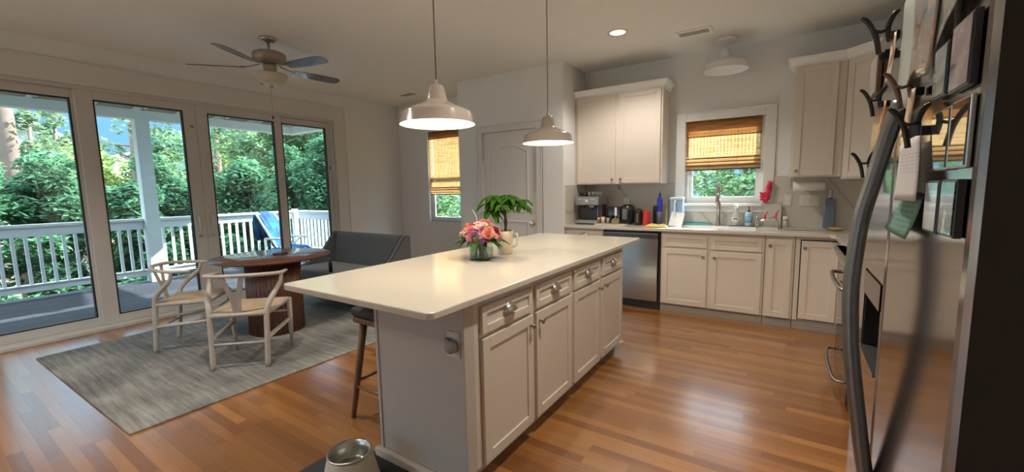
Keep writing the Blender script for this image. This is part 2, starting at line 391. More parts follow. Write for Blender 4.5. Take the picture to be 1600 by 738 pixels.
# ------------------------------------------------------------------ windows in the far wall
def far_window(name, W, casing, shade_to, vis_bottom):
    x0, x1, z0, z1 = W
    wn = empty(name); struct(wn)
    fm = MB(); a = YW+.05; b = YW+.10; t = .045
    fm.box(x0, x0+t, a, b, z0, z1); fm.box(x1-t, x1, a, b, z0, z1); fm.box(x0+t, x1-t, a, b, z0, z0+t); fm.box(x0+t, x1-t, a, b, z1-t, z1)
    zm = (z0+z1)/2; fm.box(x0+t, x1-t, a+.01, b, zm-.02, zm+.02)
    t2 = .075; fm.box(x0+t, x0+t2, a+.012, b-.01, z0+t, zm); fm.box(x1-t2, x1-t, a+.012, b-.01, z0+t, zm); fm.box(x0+t2, x1-t2, a+.012, b-.01, z0+t, z0+t2)
    fm.build('window_frame', mat('window_vinyl', (.82, .83, .84), .4), wn, bevel=.003)
    MB().box(x0+t, x1-t, YW+.074, YW+.080, z0+t, z1-t).build('pane', pane_m, wn)
    if casing:
        c = MB(); cw = .10; zt = z1+.10
        c.box(x0-cw, x0, YW-.02, YW, z0-.10, zt); c.box(x1, x1+cw, YW-.02, YW, z0-.10, zt); c.box(x0, x1, YW-.02, YW, z1, zt)
        c.box(x0-cw-.006, x1+cw+.006, YW-.028, YW, zt-.018, zt)
        c.box(x0, x1, YW-.02, YW, z0-.10, z0-.03)
        c.build('window_casing', mat('window_casing_paint', (.74, .73, .71), .35), wn, bevel=.003)
        MB().box(x0-.0, x1+.0, YW-.05, YW+.05, z0-.03, z0).build('window_sill', trim_m, wn, bevel=.004)
    else:
        MB().box(x0, x1, YW-.005, YW+.05, z0-.012, z0).build('window_sill', trim_m, wn)
    return wn
far_window('window_1', W1, False, 0, 0)
far_window('window_2', W2, True, 0, 0)
wb = empty('added_window'); struct(wb)  # unseen window in the back wall, added to light the room
fm = MB(); 
for k in range(4):
    xx = bw[0]+(bw[1]-bw[0]-.05)*k/3; fm.box(xx, xx+.05, YB-.1, YB-.05, bw[2]+.05, bw[3]-.05)
fm.box(bw[0], bw[1], YB-.1, YB-.05, bw[2], bw[2]+.05); fm.box(bw[0], bw[1], YB-.1, YB-.05, bw[3]-.05, bw[3]); fm.build('window_frame', trim_m, wb)
MB().box(bw[0]+.05, bw[1]-.05, YB-.08, YB-.074, bw[2]+.05, bw[3]-.05).build('pane', pane_m, wb)

def bamboo(name, x0, x1, zt, zb, valance, stack, label, y=YW+.02):
    r = empty(name, ((x0+x1)/2, y, zt), 0, label, 'window shade')
    w = (x1-x0)/2
    MB().box(-w, w, -.015, .02, -.02, 0).build('headrail', slat_d, r)
    v = MB(); z = -.004
    while z > -valance:
        h = random.uniform(.004, .009); v.add([(-w, -.020, z-h), (w, -.020, z-h), (w, -.0185, z), (-w, -.0185, z)], [(0, 1, 2, 3)]); z -= h+random.uniform(.0, .0012)
    v.box(-w, w, -.024, -.016, -valance-.012, -valance)
    v.build('valance', slat_d, r)
    H = zt-zb
    v = MB(); z = -.02
    while z > -(H-stack):
        h = random.uniform(.0022, .006); v.add([(-w, -.005, z-h), (w, -.005, z-h), (w, -.0035, z), (-w, -.0035, z)], [(0, 1, 2, 3)]); z -= h+random.choice((.0002, .0004, .0008, .0016))
    v.build('woven_slats', slat_l, r)
    v = MB(); n = int(2*w/.035)
    for k in range(n+1):
        xx = -w+.01+(2*w-.02)*k/n; v.box(xx-.0012, xx+.0012, -.008, -.001, -(H-stack), -.02)
    v.build('woven_threads', slat_d, r)
    v = MB()
    for k, (a, b) in enumerate(((0, .35), (.2, .6), (.4, .8), (.6, 1.0))):
        yy = -.012-.008*(3-k)
        z = -(H-stack)-stack*a
        while z > -(H-stack)-stack*b:
            h = random.uniform(.004, .008); v.add([(-w, yy-.002, z-h), (w, yy-.002, z-h), (w, yy, z), (-w, yy, z)], [(0, 1, 2, 3)]); z -= h+random.uniform(0, .0015)
    v.build('folded_stack', slat_m2, r)
    v = MB()
    for k in range(3): zz = -(H-stack)-stack*(.12+.28*k); v.box(-w-.001, w+.001, -.045+.008*k, -.036+.008*k, zz-.005, zz+.004)
    v.box(-w, w, -.018, -.006, -H-.004, -H+.012)
    v.build('fold_bar', mat('dark_bamboo_bar', (.10, .04, .015), .5), r)
    for xx in (w*.4, -w*.35): MB().tube([(xx, -.048, -.0), (xx, -.048, -H+.01)], .0012, 5).build('lift_cord', slat_d, r)
    return r
slat_m2 = slat_mat('bamboo_slats_folded', (.50, .30, .13), (.72, .48, .25), .5)
bamboo('bamboo_shade', W1[0]+.03, W1[1]-.02, 2.36, 1.30, .12, .13, 'tall narrow woven bamboo roman shade in the small window near the grey settee')
bamboo('bamboo_shade', W2[0]+.01, W2[1]-.03, 2.10, 1.545, .17, .15, 'wide woven bamboo roman shade in the white window above the kitchen sink', y=YW-.0+.03)

# ------------------------------------------------------------------ pantry door
d2 = empty('door_2', (D2[0], PY, 0)); struct(d2)
W = D2[1]-D2[0]
# casing
c = MB(); cw = .085
c.box(-cw, 0, -.018, 0, 0, D2[2]+cw); c.box(W, W+cw, -.018, 0, 0, D2[2]+cw); c.box(0, W, -.018, 0, D2[2], D2[2]+cw)
c.box(-cw, -cw+.015, -.024, 0, 0, D2[2]+cw); c.box(W+cw-.015, W+cw, -.024, 0, 0, D2[2]+cw); c.box(-cw, W+cw, -.024, 0, D2[2]+cw-.015, D2[2]+cw)
pd_m = mat('pantry_door_paint', (.70, .68, .65), .45)
c.build('door_casing', mat('pantry_casing_paint', (.68, .67, .65), .45), d2, bevel=.003)
# slab with arched raised panels
slab = MB().box(.004, W-.004, .012, .047, .006, D2[2]-.004)
dl = slab.build('door_slab', pd_m, d2)
def ring(outer, inner, y0, y1, mb):
    n = len(outer); o = len(mb.v)
    for p in outer: mb.v.append((p[0], y0, p[1]))
    for p in inner: mb.v.append((p[0], y1, p[1]))
    for i in range(n): mb.f.append([o+i, o+(i+1) % n, o+n+(i+1) % n, o+n+i]); mb.sm.append(False)
def arch(x0, x1, z0, zs, rise, n=16):
    pts = [(x0, z0), (x1, z0)]
    for i in range(n+1):
        t = i/n; x = x1+(x0-x1)*t; pts.append((x, zs+rise*(1-(2*t-1)**2)))
    return pts
def panel(x0, x1, z0, zs, rise, mb):
    A = arch(x0, x1, z0, zs, rise); B = arch(x0+.018, x1-.018, z0+.018, zs-.012, rise)
    Cc = arch(x0+.04, x1-.04, z0+.04, zs-.03, rise)
    ring(A, B, .0115, .003, mb); ring(B, Cc, .003, .010, mb)
mb = MB(); panel(.125, W-.125, 1.06, 1.86, .085, mb); panel(.125, W-.125, .22, .955, 0.0, mb)
mb.build('panel_moulding', pd_m, dl)
k = MB().lathe([(.001, 0), (.012, .004), (.014, .03), (.026, .042), (.028, .055), (.018, .068), (.001, .072)], 16, M=Matrix.Translation((W-.07, .012, .93)) @ Matrix.Rotation(PI/2, 4, 'X'))
k.build('door_knob', mat('white_porcelain_knob', (.75, .73, .70), .25), dl)
MB().lathe([(.001, 0), (.032, .001), (.030, .008), (.001, .009)], 16, M=Matrix.Translation((W-.07, .012, .93)) @ Matrix.Rotation(PI/2, 4, 'X')).build('door_rosette', knob_m, dl)
MB().box(-.004, .006, -.002, .012, 1.76, 1.85).box(-.004, .006, -.002, .012, .25, .34).build('hinge', steel_m, dl)

# ------------------------------------------------------------------ cabinets
def shaker(mb, x0, x1, z0, z1, y=0, t=.02, rail=.057, rec=.008):
    mb.box(x0, x0+rail, y, y+t, z0, z1); mb.box(x1-rail, x1, y, y+t, z0, z1)
    mb.box(x0+rail, x1-rail, y, y+t, z0, z0+rail); mb.box(x0+rail, x1-rail, y, y+t, z1-rail, z1)
    mb.box(x0+rail-.002, x1-rail+.002, y+rec, y+t-.001, z0+rail-.002, z1-rail+.002)
def knob(x, z, y, parent):
    T_ = Matrix.Translation((x, y, z)) @ Matrix.Rotation(PI/2, 4, 'X')
    MB().lathe([(.001, 0), (.008, 0), (.006, .006), (.0055, .014), (.014, .02), (.0155, .025), (.011, .031), (.001, .033)], 14, M=T_).build('knob', knob_m, parent)
def cup_pull(x, z, y, parent):
    mb = MB(); n = 14; m = 7; w, d, h = .046, .026, .036
    vs = []; fs = []
    for i in range(n+1):
        th = PI*i/n
        for j in range(m+1):
            ph = PI*.5*j/m
            vs.append((x-w*math.cos(th)*(.35+.65*math.cos(ph*.0+0) if 0 else 1), y-d*math.sin(ph)*math.sin(th)**.5, z+.014-h*math.sin(th)*0 + (h*math.cos(ph)*math.sin(th)**.7-.016)))
    for i in range(n):
        for j in range(m): a = i*(m+1)+j; fs.append((a, a+1, a+m+2, a+m+1))
    mb.add(vs, fs, True)
    mb.tube([(x-w, y-.001, z-.002), (x-w*.6, y-.001, z+.028), (x, y-.001, z+.036), (x+w*.6, y-.001, z+.028), (x+w, y-.001, z-.002)], .003, 6)
    mb.tube([(x-w, y-.003, z-.003), (x-w*.6, y-.022, z-.003), (x, y-.027, z-.003), (x+w*.6, y-.022, z-.003), (x+w, y-.003, z-.003)], .0025, 6)
    mb.build('cup_pull', steel_m, parent, solid=.002)
def base_unit(name, loc, rz, width, depth, fronts, label, cm, group=None, toe=.09, toe_rec=.06, top=.884, toe_mat=None, ff=.02, endpanel=False):
    r = empty(name, loc, rz, label, 'cabinet', group)
    c = MB(); c.box(0, width, ff, depth, toe, top)
    c.build('carcass', cm, r, bevel=.002)
    MB().box(0, width, ff+toe_rec, depth, 0, toe).build('toe_kick', toe_mat or cm, r)
    for fr in fronts:
        kind, x0, x1, z0, z1 = fr[:5]
        mb = MB(); shaker(mb, x0, x1, z0, z1, 0, ff-.001, .055 if kind == 'door' else .038)
        o = mb.build('door' if kind == 'door' else 'drawer_front', cm, r, bevel=.0025)
        if len(fr) > 5 and fr[5]:
            if fr[5][0] == 'k': knob(fr[5][1], fr[5][2], 0, o)
            if fr[5][0] == 'c': cup_pull(fr[5][1], fr[5][2], 0, o)
    return r
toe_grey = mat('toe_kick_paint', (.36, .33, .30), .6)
# --- island : faces +X (rotate 90), local x = world y
IX = -1.11
def isl_unit(y0, y1, drs, label):
    fr = []
    for (a, b, kx) in drs:
        fr.append(('door', a-y0, b-y0, .095, .70, ('k', kx-y0, .648)))
        fr.append(('drawer', a-y0, b-y0, .722, .85, ('c', (a+b)/2-y0, .787)))
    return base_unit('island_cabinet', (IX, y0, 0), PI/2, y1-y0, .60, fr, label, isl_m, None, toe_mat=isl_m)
ia = isl_unit(1.385, 2.37, [(1.425, 1.865, 1.835), (1.905, 2.35, 1.935)], 'cream two-door two-drawer island cabinet nearest the viewer, its end panel facing front')
ib = isl_unit(2.371, 3.36, [(2.39, 2.83, 2.80), (2.875, 3.32, 2.905)], 'cream two-door two-drawer island cabinet at the far end, nearer the dishwasher')
# end panel of island (part of near unit) - local coords: x=world y - 1.385 ; y = -(world x - IX)
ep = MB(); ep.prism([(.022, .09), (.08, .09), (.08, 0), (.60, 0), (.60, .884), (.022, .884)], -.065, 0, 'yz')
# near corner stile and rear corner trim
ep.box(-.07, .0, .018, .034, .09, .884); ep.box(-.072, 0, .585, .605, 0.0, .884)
ep.build('end_panel', mat('island_end_panel_shaded', (.52, .475, .425), .5), ia, bevel=.003)  # darker copy of the island paint; the end's shade is in the colour
MB().box(-.095, -.066, .08, .63, 0, .05).build('base_moulding', isl_m, ia, bevel=.008)
# worktop
def slab_poly(pts, z0, z1, name, m, bevel=.006, seg=3):
    return MB().prism(pts, z0, z1, 'xy').build(name, m, bevel=bevel, seg=seg)
def rrect(x0, x1, y0, y1, r, n=5):
    out = []
    for cx, cy, a0 in ((x1-r, y0+r, -PI/2), (x1-r, y1-r, 0), (x0+r, y1-r, PI/2), (x0+r, y0+r, PI)):
        for i in range(n+1): a = a0+PI/2*i/n; out.append((cx+r*math.cos(a), cy+r*math.sin(a)))
    return out
tag(slab_poly(rrect(-2.12, -1.085, 1.078, 3.72, .03), .885, .916, 'island_worktop', quartz_m), 'long glossy cream quartz worktop on the kitchen island under the pendants', 'countertop')
tag(MB().box(-1.99, -1.93, 1.45, 3.3, .82, .884).box(-1.99, -1.712, 2.3, 2.36, .82, .884).build('overhang_support', isl_m), 'cream support rail under the island worktop overhang beside the stool', 'worktop support')
def outlet(loc, rz, label, n=1, sw=False, plug=False):
    w = .036 if n == 1 else .068
    if n == 3: w = .086
    r = empty('wall_plate', loc, rz, label, 'wall plate')
    MB().box(-w, w, -.006, 0, -.058, .058).build('cover_plate', mat('almond_plate', (.70, .66, .58), .4), r, bevel=.002)
    for k in range(n):
        x = 0 if n == 1 else (-.056+.056*k)
        if sw: MB().box(x-.006, x+.006, -.018, -.005, -.014, .014).build('toggle', white_m, r, bevel=.002)
        else:
            mb = MB().box(x-.017, x+.017, -.008, -.006, .008, .046).box(x-.017, x+.017, -.008, -.006, -.046, -.008); s_ = mb.build('socket', white_m, r)
            for zz in (.03, -.024):
                for dx in (-.007, .007): MB().box(x+dx-.001, x+dx+.001, -.0085, -.0079, zz-.006, zz+.006).build('slot', black_m, s_)
    return r
o_ = outlet((-1.19, 1.32, .70), 0, 'pale outlet plate with a round grey plug on the island end panel')
MB().lathe([(.001, 0), (.03, 0), (.028, .028), (.001, .03)], 18, M=Matrix.Translation((.004, -.008, -.004)) @ Matrix.Rotation(PI/2, 4, 'X')).box(-.03, -.008, -.03, -.008, .01, .03).build('plug', mat('grey_plug', (.33, .31, .30), .35), o_)
# --- sink wall run
FY = 4.64
def sunit(x0, x1, fr, label, **kw):
    fr2 = [(f[0], f[1]-x0, f[2]-x0, f[3], f[4]) + ((((f[5][0], f[5][1]-x0, f[5][2])),) if len(f) > 5 else ()) for f in fr]
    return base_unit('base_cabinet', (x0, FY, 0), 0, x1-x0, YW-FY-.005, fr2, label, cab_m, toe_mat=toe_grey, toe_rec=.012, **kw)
sunit(-2.28, -1.795, [('drawer', -2.245, -1.815, .72, .855, ('c', -2.03, .80)), ('door', -2.245, -1.815, .10, .70, ('k', -1.85, .64))], 'cream base cabinet between the pantry wall and the dishwasher')
sunit(-1.135, -.165, [('drawer', -1.115, -.675, .725, .85), ('drawer', -.635, -.19, .715, .845), ('door', -1.115, -.67, .095, .70, ('k', -.705, .64)), ('door', -.635, -.185, .095, .695, ('k', -.60, .635))], 'wide cream two-door sink base cabinet right of the dishwasher')
sunit(-.16, .075, [('door', -.142, .055, .095, .85, ('k', -.12, .79))], 'narrow cream single-door base cabinet between sink base and corner')
cc = sunit(.08, .42, [('door', .125, .40, .11, .845, ('k', .15, .785))], 'cream corner base cabinet with a dark gap around its door')
MB().box(.036, .3225, .015, .0195, .10, .855).build('gap_shade', black_m, cc)  # black sheet behind the door stands in for the shade in its gap
# dishwasher
dw = empty('dishwasher', (-1.79, FY, 0), 0, 'stainless dishwasher with a black toe panel under the sink counter', 'dishwasher')
MB().box(0, .65, .03, .60, .02, .88).box(0, .65, .0, .03, .868, .884).box(0, .014, 0, .03, .07, .87).box(.636, .65, 0, .03, .07, .87).build('tub', black_m, dw)
p = MB(); n = 12
prof = [(-.028, .10)] + [(-.028-.016*math.sin(PI*i/10), .10+.66*i/10) for i in range(1, 10)] + [(-.028, .77), (-.028, .855), (.02, .855), (.02, .10)]
p.prism(prof, .018, .632, 'yz', smooth=False); p.build('door', stain_m, dw, bevel=.003)
MB().box(.02, .63, -.031, -.027, .80, .85).build('control_panel', mat('dw_panel', (.05, .05, .055), .25), dw)
MB().box(.01, .64, .04, .08, 0.0, .09).build('toe_panel', black_m, dw)
# counter: L shape with sink cut-out
SX0, SX1, SY0, SY1 = -1.02, -.25, 4.74, 5.13
ct = MB(); z0, z1 = .885, .916
ct.box(PX1+.002, SX0, FY-.03, YW, z0, z1); ct.box(SX0, SX1, FY-.03, SY0, z0, z1); ct.box(SX0, SX1, SY1, YW, z0, z1)
ct.box(SX1, RX, FY-.03, YW, z0, z1); ct.box(.36, RX, 3.815, FY-.03, z0, z1)
ct.prism([(.36, FY-.03), (.325, FY-.03), (.36, FY-.12)], z0, z1, 'xy')
tag(ct.build('kitchen_worktop', quartz_m, bevel=.003), 'pale quartz worktop along the sink wall turning the corner to the range', 'countertop')
tag(MB().box(.36, RX, 1.73, 3.045, z0, z1).build('kitchen_worktop', quartz_m, bevel=.003), 'short worktop between the range and the refrigerator', 'countertop')
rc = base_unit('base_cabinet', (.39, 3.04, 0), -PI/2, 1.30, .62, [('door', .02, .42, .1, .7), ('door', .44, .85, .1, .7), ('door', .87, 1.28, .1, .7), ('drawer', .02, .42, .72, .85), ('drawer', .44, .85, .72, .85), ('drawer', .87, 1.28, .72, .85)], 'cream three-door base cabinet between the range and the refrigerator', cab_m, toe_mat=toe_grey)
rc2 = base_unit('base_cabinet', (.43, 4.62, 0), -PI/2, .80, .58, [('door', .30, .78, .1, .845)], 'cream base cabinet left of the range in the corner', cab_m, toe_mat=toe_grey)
# backsplash
bs = MB(); bs.box(PX1+.001, W2[0]-.101, YW-.012, YW, .916, 1.405); bs.box(W2[0]-.101, W2[1]+.101, YW-.012, YW, .916, W2[2]-.101); bs.box(W2[1]+.101, RX, YW-.012, YW, .916, 1.455)
bs.box(PX1, PX1+.012, FY-.0, YW-.012, .916, 1.405)
struct(bs.build('trim_1', marble_m))
struct(MB().box(RX-.012, RX, 1.75, YW-.012, .916, 1.42).build('trim_2', marble_m))
# sink
sk = empty('kitchen_sink', ((SX0+SX1)/2, (SY0+SY1)/2, .9), 0, 'white undermount kitchen sink below the window', 'sink')
a, b = (SX1-SX0)/2, (SY1-SY0)/2
s = MB(); s.box(-a, -a+.014, -b, b, -.2, .018); s.box(a-.014, a, -b, b, -.2, .018); s.box(-a, a, -b, -b+.014, -.2, .018); s.box(-a, a, b-.014, b, -.2, .018); s.box(-a, a, -b, b, -.21, -.2)
s.build('basin', mat('white_sink', (.82, .83, .84), .2), sk, bevel=.004)
MB().lathe([(.001, .0), (.04, .0), (.042, .004), (.001, .005)], 18, (0, 0, -.2)).build('drain', steel_m, sk)
# upper cabinets
UY = 4.93
def upper(x0, x1, z0, z1, doors, label, y=UY):
    r = empty('wall_cabinet', (x0, y, 0), 0, label, 'cabinet')
    MB().box(0, x1-x0, .02, YW-y-.002, z0, z1).build('carcass', cab_m, r, bevel=.002)
    for (a, b, kx) in doors:
        m_ = MB(); shaker(m_, a-x0, b-x0, z0+.012, z1-.015, 0, .019, .057); o = m_.build('door', cab_m, r, bevel=.0025)
        knob(kx-x0, z0+.06, 0, o)
    return r
CT = 2.485
u1 = upper(-2.283, -1.215, 1.405, CT, [(-2.25, -1.76, -1.70 if 0 else -1.79), (-1.715, -1.235, -1.685)], 'cream two-door wall cabinet above the coffee machine')
def crown(parent, pts, closed=False):
    # sweep a small crown profile along an outline (xy), open at ends
    prof = [(0, 0), (.008, .0), (.012, .02), (.03, .045), (.05, .062), (.055, .08), (0, .08)]
    m = len(pts); P = [Vector((p[0], p[1], 0)) for p in pts]; vs = []; fs = []
    for i in range(m):
        if i == 0: d = (P[1]-P[0]).normalized(); nrm = Vector((d.y, -d.x, 0)); sc = 1
        elif i == m-1: d = (P[-1]-P[-2]).normalized(); nrm = Vector((d.y, -d.x, 0)); sc = 1
        else:
            d1_ = (P[i]-P[i-1]).normalized(); d2_ = (P[i+1]-P[i]).normalized()
            n1 = Vector((d1_.y, -d1_.x, 0)); n2 = Vector((d2_.y, -d2_.x, 0)); nrm = (n1+n2).normalized(); sc = 1/max(.3, nrm.dot(n1))
        for (o, z) in prof: q = P[i]+nrm*o*sc; vs.append((q.x, q.y, CT-.012+z))
    k = len(prof)
    for i in range(m-1):
        for j in range(k): j2 = (j+1) % k; fs.append((i*k+j, i*k+j2, (i+1)*k+j2, (i+1)*k+j))
    fs.append(list(range(k))); fs.append([(m-1)*k+j for j in range(k)])
    MB().add(vs, fs).build('crown_moulding', trim_m, parent)
crown(u1, [(0, .02), (1.068, .02), (1.068, .335)])
u2 = upper(.0, .40, 1.43, CT, [(.02, .335, .05)], 'single-door cream wall cabinet right of the sink window')
u3 = empty('corner_wall_cabinet', (.40, UY, 0), 0, 'cream corner wall cabinet with an angled door beside the refrigerator clips', 'cabinet')
MB().prism([(0.002, .022), (.26, -.236), (.62, -.236), (.62, .33), (.002, .33)], 1.405, CT, 'xy').build('carcass', cab_m, u3, bevel=.002)
L = .26*math.sqrt(2); m_ = MB(); shaker(m_, .02, L-.02, 1.42, CT-.015, -.020, .019, .057)
o = m_.build('door', cab_m, u3, bevel=.0025, loc=(.002, .022, 0), rot=(0, 0, -PI/4))
crown(u2, [(0, .335), (0, .02), (.40, .02)])
crown(u3, [(0, .02), (.26, -.24), (.26, -.5)])
u4 = empty('wall_cabinet', (.69, 4.68, 0), -PI/2, 'cream wall cabinet over the counter left of the range', 'cabinet')
MB().box(0, .85, .02, .33, 1.405, CT).build('carcass', cab_m, u4)
m_ = MB(); shaker(m_, .01, .42, 1.42, CT-.015, 0, .019); m_.build('door', cab_m, u4)
m_ = MB(); shaker(m_, .43, .84, 1.42, CT-.015, 0, .019); m_.build('door', cab_m, u4)

# ------------------------------------------------------------------ range
rg = empty('kitchen_range', (.34, 3.81, 0), -PI/2, 'stainless kitchen range with black glass cooktop between worktops', 'range')
MB().box(.004, .752, .03, .66, .03, .895).build('body', mat('range_side', (.05, .05, .05), .4), rg)
MB().box(0, .756, -.035, .66, .90, .918).prism([(-.045, .895), (-.045, .905), (-.03, .918), (.02, .918), (.02, .80), (-.005, .80)], 0, .756, 'yz').build('cooktop_frame', stain_m, rg, bevel=.003)
MB().box(.03, .726, .03, .62, .917, .921).build('cooktop_glass', blackg_m, rg)
mb = MB()
for (x, y, r_) in ((.2, .17, .10), (.55, .17, .08), (.2, .47, .08), (.55, .47, .10)):
    mb.lathe([(r_-.003, .9212), (r_-.003, .9216), (r_, .9216), (r_, .9212)], 32, (x, y, 0), cap=False)
mb.build('burner_ring', mat('burner_grey', (.12, .12, .12), .4), rg)
od = MB().box(.006, .75, -.0, .03, .255, .79).build('oven_door', mat('oven_door_dark_steel', (.10, .095, .09), .12, .8), rg, bevel=.004)
MB().box(.10, .656, -.004, .0, .36, .68).build('oven_window', blackg_m, od)
def bow_handle(L0, L1, z, out, m, par, r_=.011):
    pts = smooth_path([(L0, 0, z), (L0+.01, -out*.75, z), (L0+.08, -out, z), ((L0+L1)/2, -out*1.12, z), (L1-.08, -out, z), (L1-.01, -out*.75, z), (L1, 0, z)], 6)
    MB().tube(pts, r_, 10, up=(0, 0, 1)).build('handle', m, par)
bow_handle(.05, .706, .735, .055, stain_m, od, .013)
dr = MB().box(.006, .75, .0, .03, .04, .245).build('storage_drawer', mat('oven_door_dark_steel', (.10, .095, .09), .12, .8), rg, bevel=.004)
bow_handle(.06, .70, .165, .06, stain_m, dr, .010)
def trinket(loc, s, label):
    r = empty('lidded_jar', loc, 0, label, 'jar')
    wd = mat('wooden_lid', (.48, .24, .11), .45); MB().lathe([(.001, 0), (.035*s, .002), (.04*s, .012), (.036*s, .02), (.001, .021)], 20).build('base', wd, r)
    MB().lathe([(.033*s, .0205), (.037*s, .026), (.034*s, .038), (.001, .039)], 20).build('jar_body', mat('cream_jar', (.75, .62, .50), .4), r)
    MB().lathe([(.034*s, .0385), (.042*s, .044), (.036*s, .058), (.015*s, .066), (.001, .067)], 20).build('lid', wd, r)
trinket((.43, 3.73, .922), 1.0, 'small brown and cream lidded jar on the far corner of the cooktop')
trinket((.41, 3.22, .922), .9, 'small brown and cream lidded jar on the cooktop nearer the refrigerator')

# ------------------------------------------------------------------ refrigerator
FX = .203; FY0, FY1, FT = .79, 1.70, 1.775
fr = empty('refrigerator', (FX, FY1, 0), -PI/2, 'tall side-by-side stainless refrigerator covered in clips and photos', 'refrigerator')
FW = FY1-FY0
MB().box(0, FW, .075, .82, .02, FT-.02).build('body', fridge_side, fr, bevel=.006)
MB().box(0.01, FW-.01, .05, .12, 0, .09).build('kick_grille', black_m, fr)
SP = .39
def fdoor(x0, x1, hx, flip, cut=None):
    mb = MB()
    n = 10; pts = [(x0, .07), (x0, .012), (x0+.006, .003), (x0+.014, 0.0)]; pts += [(x1-.014, 0.0), (x1-.006, .003), (x1, .012), (x1, .07)]
    if cut is None: mb.prism(pts, .10, FT, 'xy')
    else:
        a, b, c, d = cut
        mb.prism(pts, .10, c, 'xy'); mb.prism(pts, d, FT, 'xy')
        mb.prism([(x0, .07), (x0, .012), (x0+.006, .003), (x0+.014, 0.0), (a, 0), (a, .07)], c, d, 'xy')
        mb.prism([(b, .07), (b, 0), (x1-.014, 0.0), (x1-.006, .003), (x1, .012), (x1, .07)], c, d, 'xy')
    o = mb.build('door', fridge_m, fr)
    if hx:
        arc = [(.0, 1.545), (.012, 1.50), (.022, 1.455), (.040, 1.36), (.053, 1.288), (.060, 1.205), (.063, 1.12), (.060, 1.04), (.053, .955), (.030, .785), (.012, .667), (.0, .63)]
        P2 = smooth_path([(hx, -a_-.004, z_) for a_, z_ in arc], 4)
        MB().tube(P2, .0165, 12, flat=1.2, up=(1, 0, 0)).build('handle', mat('fridge_handle_steel', (.24, .24, .24), .42, 1), o)
    return o
dA = fdoor(.002, SP-.003, None, 0, (.11, .368, .88, 1.12))
dB = fdoor(SP+.003, FW-.002, SP+.048, 0)
MB().box(FW-.0022, FW, .010, .071, .10, FT).build('door_edge', fridge_side, dB)
MB().box(.108, .370, .055, .072, .878, 1.122).box(.110, .115, .004, .06, .88, 1.12).box(.363, .368, .004, .06, .88, 1.12).box(.11, .368, .004, .06, 1.115, 1.12).build('dispenser_recess', black_m, dA)
MB().box(.112, .366, -.006, .05, .880, .888).build('drip_tray', steel_m, dA)
MB().box(.115, .363, -.003, .003, 1.05, 1.116).build('dispenser_panel', blackg_m, dA)

# things on the refrigerator face ; local frame: x = -world y, so build in world with face normal -X
PX = FX-.0015
def picture(y0, y1, z0, z1, t, frame_c, face_fn, label, cat='photo', glossy=True):
    r = empty('magnetic_photo_frame', (PX, (y0+y1)/2, (z0+z1)/2), 0, label, cat)
    a, b = (y1-y0)/2, (z1-z0)/2
    MB().box(-t, 0, -a, a, -b, b).build('frame', frame_c, r, bevel=.0015)
    MB().box(-t-.0012, -t-.0002, -a+.004, a-.004, -b+.004, b-.004).build('picture', face_fn, r)
    return r
def photo_mat(name, cols, scale, rough=.12):
    m, nt, b = nodes(name)
    tc = N(nt, 'ShaderNodeTexCoord'); no = N(nt, 'ShaderNodeTexNoise'); no.inputs['Scale'].default_value = scale; no.inputs['Detail'].default_value = 3
    nt.links.new(tc.outputs['Object'], no.inputs['Vector'])
    k = len(cols); nt.links.new(ramp(nt, no.outputs['Fac'], [(.3+.4*i/(k-1), c) for i, c in enumerate(cols)]), b.inputs['Base Color'])
    b.inputs['Roughness'].default_value = rough; b.inputs['Coat Weight'].default_value = .6; b.inputs['Coat Roughness'].default_value = .05
    return m
dkf = mat('dark_frame_edge', (.03, .03, .035), .25)
ph1 = photo_mat('photo_mauve', [(.18, .13, .15), (.30, .24, .26), (.38, .33, .33)], 22)
ph2 = photo_mat('photo_blue_grey', [(.16, .19, .20), (.28, .31, .31), (.40, .42, .38)], 18)
ph3 = photo_mat('photo_dark', [(.01, .01, .012), (.03, .035, .04), (.55, .60, .58)], 45)
mir = mat('clear_acrylic_face', (.35, .33, .31), .04, .9)
picture(.812, .898, 1.497, 1.594, .009, dkf, ph1, 'mauve-toned photo in a thin acrylic frame, upper right on the refrigerator')
picture(.915, .985, 1.502, 1.583, .009, dkf, ph2, 'blue-grey photo in a thin acrylic frame left of the mauve one')
picture(.806, .882, 1.387, 1.484, .006, mat('silver_frame', (.5, .5, .5), .25, 1), mir, 'mirror-like framed magnet, right one of the middle row on the refrigerator')
picture(.888, .985, 1.386, 1.482, .006, mat('silver_frame', (.5, .5, .5), .25, 1), mir, 'mirror-like framed magnet, left one of the middle row on the refrigerator')
picture(.812, .880, 1.290, 1.372, .010, dkf, ph3, 'dark photo with white marks, lowest right on the refrigerator')
picture(.892, .965, 1.288, 1.371, .010, dkf, mat('pale_acrylic', (.55, .60, .62), .05, .5), 'pale blank framed magnet, lowest row left of the dark photo')
picture(1.57, 1.69, 1.62, 1.73, .010, mat('brown_frame', (.16, .08, .04), .4), ph1, 'small brown framed photo near the far edge of the refrigerator')
